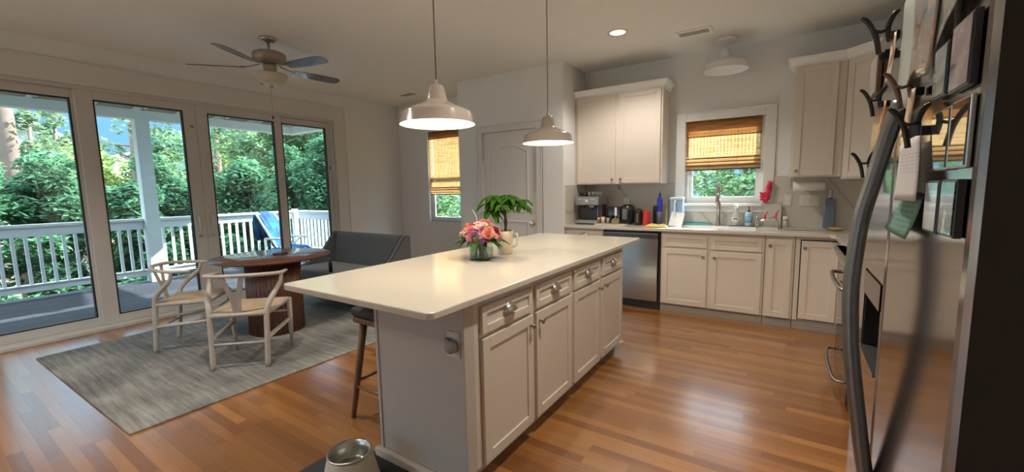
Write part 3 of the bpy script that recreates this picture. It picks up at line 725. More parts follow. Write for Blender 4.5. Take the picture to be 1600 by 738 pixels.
# loose sheets
def sheet(pts, m, name, label, cat, off=.004, curl=.012, nz=8):
    # pts: 4 corners (y,z): bl, br, tr, tl ; gently curled
    mb = MB(); vs = []; fs = []; n = nz
    for i in range(n+1):
        t = i/n
        for j in range(n+1):
            s_ = j/n
            y = (pts[0][0]*(1-s_)+pts[1][0]*s_)*(1-t)+(pts[3][0]*(1-s_)+pts[2][0]*s_)*t
            z = (pts[0][1]*(1-s_)+pts[1][1]*s_)*(1-t)+(pts[3][1]*(1-s_)+pts[2][1]*s_)*t
            vs.append((FX-off-curl*(1-t)**2-.003*math.sin(PI*s_), y, z))
    for i in range(n):
        for j in range(n): a = i*(n+1)+j; fs.append((a, a+1, a+n+2, a+n+1))
    mb.add(vs, fs, True)
    o = mb.build(name, m, None, solid=.0006); return tag(o, label, cat)
def paper_lines(name, base, ink, freq, region=(.25, .75)):
    m, nt, b = nodes(name)
    tc = N(nt, 'ShaderNodeTexCoord'); sp = N(nt, 'ShaderNodeSeparateXYZ'); nt.links.new(tc.outputs['Generated'], sp.inputs[0])
    fz = math_n(nt, 'FRACT', math_n(nt, 'MULTIPLY', sp.outputs[2], freq)); ln = math_n(nt, 'LESS_THAN', fz, .42)
    no = N(nt, 'ShaderNodeTexNoise'); no.inputs['Scale'].default_value = 26; nt.links.new(tc.outputs['Generated'], no.inputs['Vector'])
    wd = math_n(nt, 'GREATER_THAN', no.outputs['Fac'], .5)
    a = math_n(nt, 'MULTIPLY', ln, wd)
    for o_, lo, hi in ((sp.outputs[2], *region), (sp.outputs[1], .15, .85)):
        a = math_n(nt, 'MULTIPLY', a, math_n(nt, 'MULTIPLY', math_n(nt, 'GREATER_THAN', o_, lo), math_n(nt, 'LESS_THAN', o_, hi)))
    mx = N(nt, 'ShaderNodeMix', data_type='RGBA'); nt.links.new(a, mx.inputs[0]); mx.inputs[6].default_value = (*base, 1); mx.inputs[7].default_value = (*ink, 1)
    nt.links.new(mx.outputs[2], b.inputs['Base Color']); b.inputs['Roughness'].default_value = .7; return m
sheet([(1.15, 1.333), (.972, 1.336), (1.012, 1.452), (1.165, 1.443)], paper_lines('white_note_paper', (.56, .52, .52), (.36, .34, .36), 18, (.45, .75)), 'paper_note', 'white card with faint grey writing held by a dark clip on the refrigerator', 'note', off=.016, curl=.006)
sheet([(1.255, 1.268), (1.05, 1.262), (1.00, 1.345), (1.15, 1.350)], paper_lines('green_note_paper', (.13, .26, .21), (.07, .15, .12), 9, (.05, .95)), 'paper_note', 'green note with dark lines hanging below the white card on the refrigerator', 'note', off=.007, curl=.010)
sheet([(1.14, 1.565), (.993, 1.548), (1.005, 1.765), (1.20, 1.765)], photo_mat('family_photo', [(.42, .45, .45), (.36, .23, .15), (.20, .26, .30), (.50, .36, .27)], 12, .2), 'photo_print', 'large brown and pale blue photo print at the top centre of the refrigerator', 'photo', off=.008, curl=.008)
sheet([(.985, 1.585), (.84, 1.640), (.84, 1.768), (.985, 1.768)], photo_mat('winter_photo', [(.16, .17, .15), (.36, .38, .35), (.22, .18, .14), (.48, .49, .45)], 16, .1), 'photo_print', 'glossy grey photo print, topmost right on the refrigerator', 'photo', off=.006, curl=.006)
sheet([(1.30, 1.52), (1.16, 1.52), (1.20, 1.765), (1.31, 1.765)], mat('pale_green_reflection', (.40, .44, .40), .35, coat=.5), 'reflection_sheet', 'pale greenish painted reflection between the clips, top middle of the refrigerator', 'note', off=.005, curl=.004)  # green-grey sheet stands in for wall and ceiling reflected in the door
sheet([(1.37, 1.60), (1.31, 1.60), (1.33, 1.715), (1.39, 1.715)], mat('tan_card', (.55, .40, .27), .6), 'card', 'tan card under the uppermost clip on the refrigerator', 'note', off=.012, curl=.010)
sheet([(1.12, 1.455), (1.07, 1.455), (1.06, 1.54), (1.12, 1.54)], mat('tan_card', (.55, .40, .27), .6), 'card', 'tan card under the bronze clip in the middle of the refrigerator', 'note', off=.018, curl=.006)
sheet([(1.44, 1.46), (1.39, 1.44), (1.39, 1.57), (1.44, 1.57)], mat('brown_card', (.38, .20, .09), .6), 'card', 'brown card under the clip at the refrigerator far edge', 'note', off=.012, curl=.012)
sheet([(1.72, 1.33), (1.69, 1.33), (1.69, 1.40), (1.72, 1.40)] if 0 else [(1.54, 1.34), (1.49, 1.34), (1.49, 1.41), (1.54, 1.41)], mat('white_tag', (.6, .6, .57), .6), 'card', 'small white card under the lowest clip at the refrigerator far edge', 'note', off=.01, curl=.01)
clip_dark = mat('dark_bronze_clip', (.05, .042, .036), .3, .6)
clip_brown = mat('brown_bronze_clip', (.17, .115, .075), .35, .6)
def clip(y, z, s, m, label, ry=0):
    r = empty('magnetic_clip', (FX-.017, y, z), 0, label, 'magnetic clip')
    # curved outer prong, inner prong, bridge, jaw
    w = .0052*s
    MB().tube(smooth_path([(-.052*s, 0, .046*s), (-.040*s, 0, .034*s), (-.026*s, 0, .004*s), (-.018*s, 0, -.036*s)], 6), [w*.75]*3+[w]*16, 8, flat=.55, up=(0, 1, 0)).build('outer_prong', m, r)
    MB().tube(smooth_path([(.010*s, 0, .050*s), (.001*s, 0, .040*s), (-.006*s, 0, .016*s), (-.002*s, 0, -.012*s)], 6), [w*.75]*3+[w]*16, 8, flat=.55, up=(0, 1, 0)).build('inner_prong', m, r)
    MB().tube([(-.032*s, 0, .016*s), (-.018*s, 0, .010*s), (-.004*s, 0, .014*s)], w*.7, 8).build('bridge', m, r)
    MB().box(-.004*s, .0145, -.012*s, .012*s, -.012*s, .006*s).build('jaw', black_m, r, bevel=.002)
    return r
clip(1.359, 1.715, 1.1, clip_dark, 'dark bronze curved clip, uppermost on the refrigerator')
clip(1.416, 1.567, .85, clip_dark, 'dark bronze curved clip near the far edge, level with the handle top')
clip(1.087, 1.538, .85, clip_brown, 'brown bronze curved clip in the middle just above the handle')
clip(1.0, 1.459, .85, clip_dark, 'dark curved clip pinching the white card')
clip(1.512, 1.413, .85, clip_dark, 'dark curved clip, lowest one at the refrigerator far edge')
tag(MB().box(-.012, 0, -.012, .012, -.012, .012).lathe([(.001, 0), (.012, 0), (.010, .01), (.001, .011)], 12, M=Matrix.Translation((-.012, 0, 0)) @ Matrix.Rotation(-PI/2, 4, 'Y')).build('button_magnet', black_m, loc=(FX-.001, 1.47, 1.695)), 'small black magnet at the top far corner of the refrigerator', 'magnet')

# ------------------------------------------------------------------ ceiling fan
fan = empty('ceiling_fan', (-4.26, 2.23, CZ), 0, 'five-blade nickel ceiling fan with a frosted bowl light over the dining table', 'ceiling fan')
nick = mat('fan_nickel', (.42, .37, .31), .35, .8)
MB().lathe([(.001, 0), (.075, 0), (.078, -.012), (.06, -.03), (.02, -.045), (.001, -.045)], 28).build('canopy', nick, fan)
MB().tube([(0, 0, -.04), (0, 0, -.13)], .013, 12).build('downrod', nick, fan)
MB().lathe([(.001, -.11), (.03, -.11), (.04, -.125), (.11, -.13), (.142, -.145), (.148, -.165), (.148, -.20), (.138, -.22), (.08, -.235), (.05, -.245), (.001, -.245)], 36).build('motor_housing', mat('fan_motor', (.36, .31, .26), .45, .5), fan)
MB().lathe([(.001, -.24), (.055, -.24), (.062, -.27), (.050, -.31), (.07, -.345), (.001, -.346)], 28).build('light_fitter', nick, fan)
MB().lathe([(.001, -.335), (.142, -.338), (.148, -.348), (.140, -.375), (.105, -.412), (.055, -.434), (.001, -.440)], 36).build('glass_bowl', mat('frosted_bowl', (.62, .58, .48), .35, trans=.15), fan)
MB().lathe([(.001, -.43), (.02, -.434), (.014, -.446), (.016, -.455), (.006, -.466), (.001, -.47)], 16).build('finial', nick, fan)
pc = MB().tube([(.02, -.02, -.43), (.022, -.022, -.60), (.025, -.024, -.735)], .0016, 5).build('pull_chain', nick, fan)
MB().lathe([(.001, 0), (.006, -.004), (.008, -.02), (.005, -.034), (.001, -.036)], 10, (.025, -.024, -.733)).build('pull_knob', black_m, pc)
blade_m = mat('fan_blade_dark', (.10, .10, .115), .22, coat=.4)
for k in range(5):
    a = R(12+72*k)
    br = MB(); M_ = Matrix.Rotation(a, 4, 'Z')
    br.tube([M_ @ Vector(p) for p in ((.09, 0, -.245), (.15, 0, -.262), (.20, .0, -.272), (.25, 0, -.276))], [.012, .012, .014, .02], 8, flat=.45)
    b_ = br.build('blade_arm', nick, fan)
    out = []
    for x, w in ((.22, .045), (.30, .058), (.45, .066), (.60, .068), (.66, .062), (.69, .045), (.70, .02)): out.append((x, w))
    pts = out + [(x, -w) for x, w in reversed(out)]
    m4 = M_ @ Matrix.Translation((0, 0, -.280)) @ Matrix.Rotation(R(-11), 4, 'X')
    MB().prism(pts, -.003, .003, 'xy', M=m4).build('blade', blade_m, fan, bevel=.001)

# ------------------------------------------------------------------ pendants
def dome_profile(rr, h):
    k = rr/.205
    return [(rr, 0), (rr-.004, .004), (rr-.015*k, .058*k), (rr-.020*k, .066*k), (.150*k, .083*k), (.110*k, .100*k), (.080*k, .114*k), (.062*k, .124*k), (.056*k, .134*k), (.043*k, .197*k), (.034*k, .207*k)]
def pendant(x, y, zr, label, lit=True, m=cream_lamp, drop=True, rr=.205, inner=None):
    r = empty('pendant_lamp', (x, y, zr), 0, label, 'lamp', None)
    pr = dome_profile(rr, .2)
    MB().lathe(pr, 48, cap=False).build('shade', m, r)
    ip = [(a-.003, b-.0015) for a, b in pr[:-1]]; ip[0] = (pr[0][0]-.0005, .0002)
    MB().lathe(ip+[(.001, ip[-1][1])], 48, cap=False).build('shade_lining', inner or lamp_in, r)
    top = pr[-1][1]
    MB().lathe([(.040*rr/.205, top-.01), (.036*rr/.205, top+.0), (.012, top+.008), (.008, top+.03), (.001, top+.032)], 20).build('cap', m, r)
    if drop:
        MB().tube([(0, 0, top+.02), (0, 0, CZ-zr-.02)], .0035, 8).build('cord', mat('lamp_cord', (.20, .14, .10), .5), r)
        MB().lathe([(.001, CZ-zr-.0), (.06, CZ-zr-.0), (.06, CZ-zr-.02), (.001, CZ-zr-.026)], 24).build('canopy', m, r)
    else:
        MB().tube([(0, 0, top+.02), (0, 0, CZ-zr-.02)], .010, 10).build('stem', m, r)
        MB().lathe([(.001, CZ-zr), (.11, CZ-zr), (.105, CZ-zr-.025), (.09, CZ-zr-.03), (.001, CZ-zr-.034)], 28).build('canopy', m, r)
    MB().lathe([(.001, .155), (.016, .155), (.018, .12), (.001, .118)], 14).build('socket', white_m, r)
    MB().sphere((0, 0, .09), .030, 14, 10).build('bulb', bulb_m if lit else mat('unlit_bulb', (.8, .8, .78), .3), r)
    return r
pendant(-1.62, 1.73, 1.728, 'large cream enamel pendant lamp, nearer one over the island')
pendant(-1.62, 2.99, 1.728, 'cream enamel pendant lamp, farther one over the island before the pantry door')
pendant(-.60, 4.96, 2.545, 'white dome lamp hanging close to the ceiling over the sink', False, mat('white_lamp_enamel', (.80, .80, .80), .3), False, .21, mat('white_lamp_inner', (.88, .90, .94), .4))

# recessed light
rl = empty('recessed_light', (-1.45, 4.11, CZ), 0, 'round lit recessed ceiling light left of the air vent', 'ceiling light')
MB().lathe([(.075, -.001), (.075, -.006), (.098, -.006), (.10, -.001)], 32, cap=False).build('trim_ring', mat('can_trim', (.75, .70, .62), .4), rl)
MB().lathe([(.001, -.003), (.076, -.003), (.076, -.0015), (.001, -.0015)], 32, cap=False).build('lens', can_m, rl)
def vent(x, y, lx, ly, label, rz=0):
    r = empty('air_vent', (x, y, CZ), rz, label, 'air vent')
    m = mat('vent_white', (.85, .84, .82), .45)
    MB().box(-lx, lx, -ly, -ly+.03, -.012, 0).box(-lx, lx, ly-.03, ly, -.012, 0).box(-lx, -lx+.03, -ly+.03, ly-.03, -.012, 0).box(lx-.03, lx, -ly+.03, ly-.03, -.012, 0).build('frame', m, r, bevel=.002)
    MB().box(-lx+.02, lx-.02, -ly+.02, ly-.02, -.0018, -.0005).build('backing', mat('vent_dark', (.03, .03, .03), .8), r)
    n = int(2*lx/.018); mb = MB()
    for k in range(1, n):
        xx = -lx+.022+(2*lx-.044)*k/n; mb.box(-.005, .005, -ly+.02, ly-.02, -.0008, .0008, Matrix.Translation((xx, 0, -.004)) @ Matrix.Rotation(R(25), 4, 'Y'))
    mb.build('louvres', m, r)
vent(-.84, 4.56, .165, .095, 'white rectangular ceiling vent with louvres near the sink')
vent(-4.98, 4.68, .17, .10, 'white ceiling vent in the far left corner near the pantry')
tag(MB().box(LX+.0, LX+.03, YW-.12, YW-.06, 2.24, 2.34).build('door_sensor', white_m, bevel=.004), 'small white sensor box on the wall in the far left corner', 'sensor')

# ------------------------------------------------------------------ rug, table, chairs, settee, stool
rug_pts = [(-5.30, .60), (-3.10, .655), (-3.06, 3.70), (-5.46, 3.62)]
tag(MB().prism(rug_pts, .0, .011, 'xy').build('area_rug', rug_m, bevel=.003), 'grey and beige streaked area rug under the dining table', 'rug')
TZ = .011
TX, TY = -4.24, 2.09
tb = empty('dining_table', (TX, TY, TZ), 0, 'round dark wood pedestal dining table with a fluted drum base', 'table')
pr = []
n = 96
MB().lathe([(.001, .715), (.44, .715), (.50, .728), (.530, .742), (.530, .746), (.526, .750), (.001, .750)], 72).build('tabletop', walnut_m, tb)
fl = MB(); pts = []
for k in range(44*6):
    a = 2*PI*k/(44*6); rr = .238+.009*abs(math.sin(20*a)); pts.append((rr*math.cos(a), rr*math.sin(a)))
fl.prism(pts, .0, .715, 'xy', smooth=True); fl.build('drum_base', walnut_m, tb)
tag(MB().box(-.05, .05, -.05, .05, 0, .018).build('coaster_stack', mat('dark_red_wood', (.10, .025, .02), .4), bevel=.003, loc=(-4.24, 2.17, TZ+.750), rot=(0, 0, R(30))), 'small dark square coaster box on the round dining table', 'coasters')

cord_m = mat('woven_paper_cord', (.50, .38, .25), .8, bump=.8, bscale=90, var=.15, vscale=60)
def wishbone(label, loc, rz):
    r = empty('wishbone_chair', loc, rz, label, 'chair', 'wishbone chairs at the round table')
    RZ = .715
    # front legs
    for s in (-1, 1):
        MB().tube([(s*.225, .215, 0), (s*.232, .205, .25), (s*.235, .20, .445)], [.012, .020, .021], 12).build('leg', chair_m, r)
        MB().tube(smooth_path([(s*.195, -.235, 0), (s*.20, -.215, .22), (s*.205, -.20, .43), (s*.222, -.165, .52), (s*.262, -.055, .63), (s*.272, -.03, RZ-.012)], 5), [.013]+[.0205]*12+[.0215]*5+[.019]*3+[.014]*5, 12).build('leg', chair_m, r)
        MB().tube([(s*.20, -.205, .23), (s*.23, .205, .26)], .0145, 10, flat=1.6, up=(1, 0, 0)).build('stretcher', chair_m, r)
    MB().tube([(-.195, -.22, .20), (.195, -.22, .20)], .009, 10).build('stretcher', chair_m, r)
    MB().tube([(-.228, .205, .33), (.228, .205, .33)], .010, 10).build('stretcher', chair_m, r)
    # hoop rail
    pts = []
    for k in range(33):
        a = PI*(k/32); x = .275*math.cos(a); y = -.02-.245*math.sin(a)**.9
        pts.append((x, y, RZ+.028*math.sin(a)))
    pts = [(.262, .11, RZ-.006)] + pts + [(-.262, .11, RZ-.006)]
    MB().tube(pts, [.014, .0165]+[.0175]*31+[.0165, .014], 12, flat=.85, up=(0, 0, 1)).build('top_rail', chair_m, r)
    # Y splat
    def yz(z): t = (z-.44)/(RZ+.015-.44); return -.205-.052*t
    sp = [(-.032, .425), (.032, .425), (.034, .50), (.042, .56), (.088, .735), (.050, .735), (.016, .612), (0, .585), (-.016, .612), (-.050, .735), (-.088, .735), (-.042, .56), (-.034, .50)]
    vs = [(x, yz(z)-.005, z) for x, z in sp] + [(x, yz(z)+.005, z) for x, z in sp]; q = len(sp)
    MB().add(vs, [list(range(q)), list(range(q, 2*q))[::-1]] + [(i, (i+1) % q, q+(i+1) % q, q+i) for i in range(q)]).build('splat', chair_m, r, bevel=.002)
    # seat
    fm = MB(); fm.tube([(-.235, .205, .435), (.235, .205, .435)], .017, 10); fm.tube([(-.205, -.205, .425), (.205, -.205, .425)], .017, 10)
    for s in (-1, 1): fm.tube([(s*.207, -.20, .425), (s*.233, .20, .435)], .016, 10)
    fm.build('seat_frame', chair_m, r)
    vs = []; fs = []; n = 12
    for z_, sg in ((.0, 1), (-.022, -1)):
        for i in range(n+1):
            for j in range(n+1):
                u = i/n; v = j/n; wd = .20+.035*v; x = (2*u-1)*wd; y = -.215+.435*v
                e = min(u, 1-u, v, 1-v); bulge = .018*min(1, e*8)**.5 if sg > 0 else 0
                dip = .014*math.sin(PI*u)*math.sin(PI*v)
                vs.append((x, y, .432+.01*v+z_+bulge-dip*(1 if sg > 0 else 0)))
    m1 = (n+1)**2
    for i in range(n):
        for j in range(n):
            a = i*(n+1)+j; fs.append((a, a+n+1, a+n+2, a+1)); fs.append((m1+a, m1+a+1, m1+a+n+2, m1+a+n+1))
    for i in range(n):
        for (a, b) in ((i, i+1), (n*(n+1)+i, n*(n+1)+i+1), (i*(n+1), (i+1)*(n+1)), (i*(n+1)+n, (i+1)*(n+1)+n)): fs.append((a, b, m1+b, m1+a))
    MB().add(vs, fs, True).build('seat', cord_m, r)
    return r
c1 = wishbone('pale wood wishbone chair with paper-cord seat, nearer the patio door', (-4.515, 1.50, TZ), R(-42))
c2 = copy_tree(c1); c2.location = (-3.675, 1.60, TZ); c2.rotation_euler = (0, 0, R(43))
c2['label'] = 'pale wood wishbone chair with its Y-shaped back towards the viewer, nearest the island'

# settee : x -5.12..-3.74, back rear y 3.43, front 2.72
st = empty('settee', (-4.43, 3.08, TZ), R(0), 'charcoal grey upholstered settee with swooping arms behind the dining table', 'settee')
HW = .70
def arm_prof():
    p = [(-.38, .16), (.36, .16), (.36, .835), (.30, .835)]
    cur = bez((.30, .835, 0), (.20, .79, 0), (.12, .56, 0), (-.10, .475, 0), 14)
    p += [(a, b) for a, b, _ in cur[1:]]; p += [(a, b) for a, b, _ in bez((-.10, .475, 0), (-.22, .43, 0), (-.32, .42, 0), (-.38, .36, 0), 8)[1:]]
    return p
AP = arm_prof()
for s in (-1, 1):
    x0 = s*HW; x1 = s*(HW-.075)
    a_ = MB().prism(AP, min(x0, x1), max(x0, x1), 'yz').build('arm', cloud_m, st, bevel=.008)
    path = [p for p in AP[3:]]
    mb = MB()
    for xx in (x0-s*.004, x1+s*.004): mb.tube([(xx, a, b+.004) for a, b in path], .006, 6)
    mb.build('piping', mat('dark_piping', (.035, .035, .04), .8), a_)
bk = [(.20, .30), (.36, .16), (.36, .835), (.285, .84), (.26, .80)]
MB().prism(bk, -HW+.076, HW-.076, 'yz').build('backrest', cloud_m, st, bevel=.012, seg=3)
MB().box(-HW+.076, HW-.076, -.36, .22, .17, .33).build('seat_base', cloud_m, st, bevel=.01)
MB().box(-HW+.080, HW-.080, -.38, .19, .325, .455).build('seat_cushion', pale_up, st, bevel=.035, seg=4)
for sx in (-1, 1):
    for y in (-.33, .31): MB().tube([(sx*.62, y, 0), (sx*.62, y, .17)], [.014, .022], 10).build('leg', walnut_m, st)
MB().lathe([(.001, 0), (.020, .002), (.022, .10), (.011, .135), (.010, .175), (.001, .177)], 16).build('x', None)
bo = bpy.data.objects['x']; bo.name = 'bottle'; bo.data.materials.clear(); bo.data.materials.append(black_m); bo.location = (-4.32, 2.76, TZ+.452); tag(bo, 'small black bottle standing on the settee seat', 'bottle')

# counter stool under the overhang
sl = empty('counter_stool', (-1.955, 1.63, 0), R(0), 'dark-cushioned wooden counter stool tucked under the island overhang', 'stool')
feet = [(-.205, -.165), (.185, -.165), (-.205, .165), (.185, .165)]; tops = [(-.12, -.11), (.12, -.11), (-.12, .11), (.12, .11)]
for (a, b), (c_, d_) in zip(feet, tops): MB().tube([(a, b, 0), (a+(c_-a)*.5, b+(d_-b)*.5, .31), (c_, d_, .62)], [.014, .021, .023], 12).build('leg', stool_m, sl)
def lp(i, z): t = z/.62; return (feet[i][0]+(tops[i][0]-feet[i][0])*t, feet[i][1]+(tops[i][1]-feet[i][1])*t, z)
for (i, j, z) in ((0, 1, .20), (2, 3, .20), (0, 2, .235), (1, 3, .235)): MB().tube([lp(i, z), lp(j, z)], .011, 10).build('footrest', stool_m, sl)
MB().box(-.175, .175, -.155, .155, .60, .635).build('seat', stool_m, sl, bevel=.01)
MB().box(-.18, .18, -.165, .165, .64, .695).build('cushion', mat('stool_cushion_black', (.05, .045, .045), .85, bump=.4), sl, bevel=.022, seg=4)

# pet bowl and mat
tag(MB().prism(rrect(-1.95, -1.05, .62, 1.305, .03), 0, .006, 'xy').build('feeding_mat', mat('dark_rubber_mat', (.028, .034, .036), .7), bevel=.002), 'dark rubber feeding mat on the floor before the island end panel', 'mat')
pb = empty('pet_bowl', (-1.625, 1.07, .006), 0, 'steel bowl in a tall tapered cream stand on the dark mat', 'pet bowl')
MB().lathe([(.001, 0), (.135, 0), (.136, .01), (.098, .165), (.094, .178), (.088, .178), (.088, .15), (.12, .02), (.001, .019)], 40).build('stand', cream_m, pb)
MB().lathe([(.096, .176), (.099, .182), (.096, .186), (.089, .184), (.084, .15), (.072, .115), (.06, .108), (.001, .106), (.001, .103), (.062, .104), (.076, .112), (.087, .15), (.0895, .176)], 40, cap=False).build('bowl', steel_m, pb)
MB().lathe([(.001, .135), (.0795, .135)], 40, cap=False).build('water', water_m, pb)

# ------------------------------------------------------------------ island top objects
vs_ = empty('glass_vase', (-1.655, 2.135, .916), R(18), 'square clear glass vase of water holding the pink bouquet', 'vase')
g = MB(); a = .062; h = .115; t = .005
g.box(-a, a, -a, a, 0, .012); g.box(-a, -a+t, -a, a, .012, h); g.box(a-t, a, -a, a, .012, h); g.box(-a+t, a-t, -a, -a+t, .012, h); g.box(-a+t, a-t, a-t, a, .012, h)
g.build('vase_body', vase_m, vs_, bevel=.002)
MB().box(-a+t+.001, a-t-.001, -a+t+.001, a-t-.001, .0125, .075).build('water', water_m, vs_)
rnd = random.Random(3)
bq = empty('flower_bouquet', (-1.655, 2.135, .93), 0, 'round bouquet of pink, peach and purple flowers on the island', 'flowers')
stm = leaf_mat('stem_green', (.12, .22, .06)); lfm = leaf_mat('bouquet_leaf', (.05, .13, .035), .25)
mb = MB()
for k in range(26):
    a1 = rnd.uniform(0, 2*PI); r1 = rnd.uniform(.005, .05); a2 = rnd.uniform(0, 2*PI); r2 = rnd.uniform(.01, .04)
    mb.tube([(r1*math.cos(a1), r1*math.sin(a1), .002), (r2*math.cos(a2), r2*math.sin(a2), .09), (r2*2.2*math.cos(a2), r2*2.2*math.sin(a2), .15)], .0028, 6)
mb.build('stems', stm, bq)
def leaf(mb, base, d, L, w, droop=.25, up=Vector((0, 0, 1))):
    d = Vector(d).normalized(); s = d.cross(up); s = s.normalized() if s.length > 1e-4 else Vector((1, 0, 0)); n = s.cross(d)
    B = Vector(base); row = []
    for i, (t, ww) in enumerate(((0, .06), (.2, .7), (.45, 1), (.7, .8), (.9, .35), (1, .02))):
        c = B+d*L*t-Vector((0, 0, 1))*droop*L*t*t
        row.append((c-s*w*ww+n*w*ww*.25, c, c+s*w*ww+n*w*ww*.25))
    o = len(mb.v)
    for r_ in row: mb.v += [tuple(p) for p in r_]
    for i in range(len(row)-1):
        for j in range(2): a = o+i*3+j; mb.f.append([a, a+1, a+4, a+3]); mb.sm.append(True)
mb = MB()
for k in range(46):
    a = rnd.uniform(0, 2*PI); e = rnd.uniform(-.35, .5); r1 = rnd.uniform(.05, .10)
    d = (math.cos(a)*math.cos(e), math.sin(a)*math.cos(e), math.sin(e))
    leaf(mb, (d[0]*r1, d[1]*r1, .125+rnd.uniform(-.02, .05)), d, rnd.uniform(.055, .095), rnd.uniform(.016, .026), rnd.uniform(.2, .8))
for (dx, dy) in ((-.9, -.3), (-.8, -.6), (-1, .1), (.9, .5)): leaf(mb, (dx*.08, dy*.08, .125), (dx, dy, -.15), .11, .026, .3)
mb.build('leaves', lfm, bq)
def fl_mat(n, c): 
    m = leaf_mat(n, c, .25, .12); return m
FM = {'mauve': fl_mat('petal_mauve', (.50, .20, .34)), 'pink': fl_mat('petal_pink', (.78, .38, .44)), 'peach': fl_mat('petal_peach', (.86, .42, .34)), 'pale': fl_mat('petal_pale_pink', (.85, .58, .52)), 'purple': fl_mat('petal_purple', (.20, .10, .36)), 'magenta': fl_mat('petal_magenta', (.42, .06, .16)), 'green': fl_mat('bud_green', (.28, .30, .12))}
def rose(col, pos, nrm, r_, kind):
    mb = MB(); Nn = Vector(nrm).normalized(); X = Nn.orthogonal().normalized(); Y = Nn.cross(X)
    M_ = Matrix((X, Y, Nn)).transposed().to_4x4(); M_ = Matrix.Translation(pos) @ M_
    layers = ((.18, .75, 3), (.36, .68, 4), (.58, .52, 5), (.80, .34, 6), (1.0, .12, 7)) if kind == 'rose' else ((.25, .35, 7), (.6, .30, 10), (1.0, .15, 13))
    for (rr, hz, n_) in layers:
        off = rnd.uniform(0, 6)
        for k in range(n_):
            a = 2*PI*k/n_+off; wd = (PI/n_)*1.35 if kind == 'rose' else (PI/n_)*.95
            rows = []
            for t in (0, .35, .7, 1):
                rad = r_*rr*(.25+.75*math.sin(t*PI/2)) if kind == 'rose' else r_*rr*(.15+.85*t)
                z = r_*(hz*t+ -.25*(1-t)) + (-.10*r_*rr if t == 1 else 0)
                ww = wd*(1 if t < 1 else .55)
                rows.append([(rad*math.cos(a+u*ww), rad*math.sin(a+u*ww), z - (.06*r_ if u else 0)*(t)) for u in (-1, -.5, 0, .5, 1)])
            o = len(mb.v)
            for rw in rows: mb.v += [tuple(M_ @ Vector(p)) for p in rw]
            for i in range(3):
                for j in range(4): q = o+i*5+j; mb.f.append([q, q+1, q+6, q+5]); mb.sm.append(True)
    mb.sphere(tuple(Vector(pos)-Nn*r_*.05), r_*.38, 8, 6)
    o = mb.build('rose' if kind == 'rose' else 'carnation', FM[col], bq)
    return o
C0 = Vector((0, 0, .13))
view = Vector((.60, -.78, .1)).normalized()
spots = []
k = 0; cols = ['pink', 'peach', 'pale', 'pink', 'mauve', 'pale', 'peach', 'magenta', 'pink', 'purple', 'pale', 'mauve', 'peach', 'green']
for i in range(46):
    z = 1-(i+.5)/46*1.05; a = i*2.39996; q = math.sqrt(max(0, 1-z*z)); d = Vector((q*math.cos(a), q*math.sin(a), z))
    pos = C0+Vector((d.x*.125, d.y*.125, max(-.02, d.z)*.105)); dd = d.dot(view)
    col = cols[i % len(cols)]; kind = 'rose' if i % 3 == 0 else 'carnation'; rr = .030 if kind == 'rose' else .027
    rose(col, tuple(pos), tuple((d+Vector((0, 0, .25)))), rr, kind)
# two big ones facing the viewer: mauve rose lower left, peach rose centre right
rt = Vector((.83, .55, 0))
rose('mauve', tuple(C0+view*.125-rt*.045+Vector((0, 0, .005))), tuple(view+Vector((0, 0, .2))), .040, 'rose')
rose('peach', tuple(C0+view*.125+rt*.045+Vector((0, 0, .03))), tuple(view+Vector((0, 0, .3))), .040, 'rose')
rose('purple', tuple(C0+view*.13-rt*.0+Vector((0, 0, -.02))), tuple(view), .022, 'carnation')
mb = MB().tube([(-.03, .0, .20), (-.05, .02, .26), (-.10, .04, .31)], .0016, 6); mb.build('twig', mat('pale_twig', (.6, .58, .54), .6), bq)

mg = empty('ceramic_pitcher', (-1.65, 2.40, .916), R(20), 'cream ceramic pitcher with a handle holding the green plant', 'pitcher')
MB().lathe([(.001, 0), (.046, 0), (.052, .01), (.056, .06), (.055, .12), (.058, .165), (.054, .165), (.050, .12), (.050, .02), (.001, .018)], 30).build('pitcher_body', mat('speckled_cream', (.62, .52, .38), .4, var=.25, vscale=18), mg)
MB().tube([(.054, 0, .14), (.085, 0, .145), (.095, 0, .11), (.08, 0, .06), (.055, 0, .05)], .007, 8).build('handle', cream_m, mg)
MB().lathe([(.001, .145), (.051, .145), (.001, .150)], 24, cap=False).build('soil', mat('soil', (.05, .035, .02), .9), mg)
pt = empty('money_tree_plant', (-1.65, 2.40, 1.06), 0, 'green leafy money tree plant rising behind the bouquet', 'plant')
MB().tube(smooth_path([(0, 0, 0), (.01, .005, .08), (0, -.004, .16), (.004, .0, .22)], 4), [.009]*9+[.007]*4, 8).tube(smooth_path([(.012, .0, 0), (-.004, .008, .08), (.01, .004, .16), (.0, .0, .22)], 4), .006, 8).build('trunk', mat('plant_bark', (.10, .075, .045), .8), pt)
lm = leaf_mat('money_tree_leaf', (.045, .13, .02), .35, .3)
hubs = []
for a, e, L_ in ((-20, 35, .10), (60, 30, .09), (150, 25, .10), (-100, 30, .10), (-60, 10, .10), (200, 45, .11), (20, 65, .08), (100, 60, .09), (-145, 12, .11), (170, 5, .09), (-170, -15, .11), (-120, -25, .10), (-140, 30, .12), (160, -20, .10), (10, 5, .13), (30, 20, .13)):
    a = R(a); e = R(e); hubs.append((Vector((math.cos(a)*math.cos(e), math.sin(a)*math.cos(e), math.sin(e)))*L_+Vector((0, 0, .19)), a))
mb = MB(); sb = MB()
for h_, a in hubs:
    sb.tube([(0, 0, .20), tuple(h_*.6+Vector((0, 0, .09))), tuple(h_)], .0025, 6)
    for k in range(6):
        b = a+(k-2.5)*.95; d = Vector((math.cos(b), math.sin(b), .05)); leaf(mb, h_, d, rnd.uniform(.075, .11), rnd.uniform(.017, .023), rnd.uniform(.5, .9))
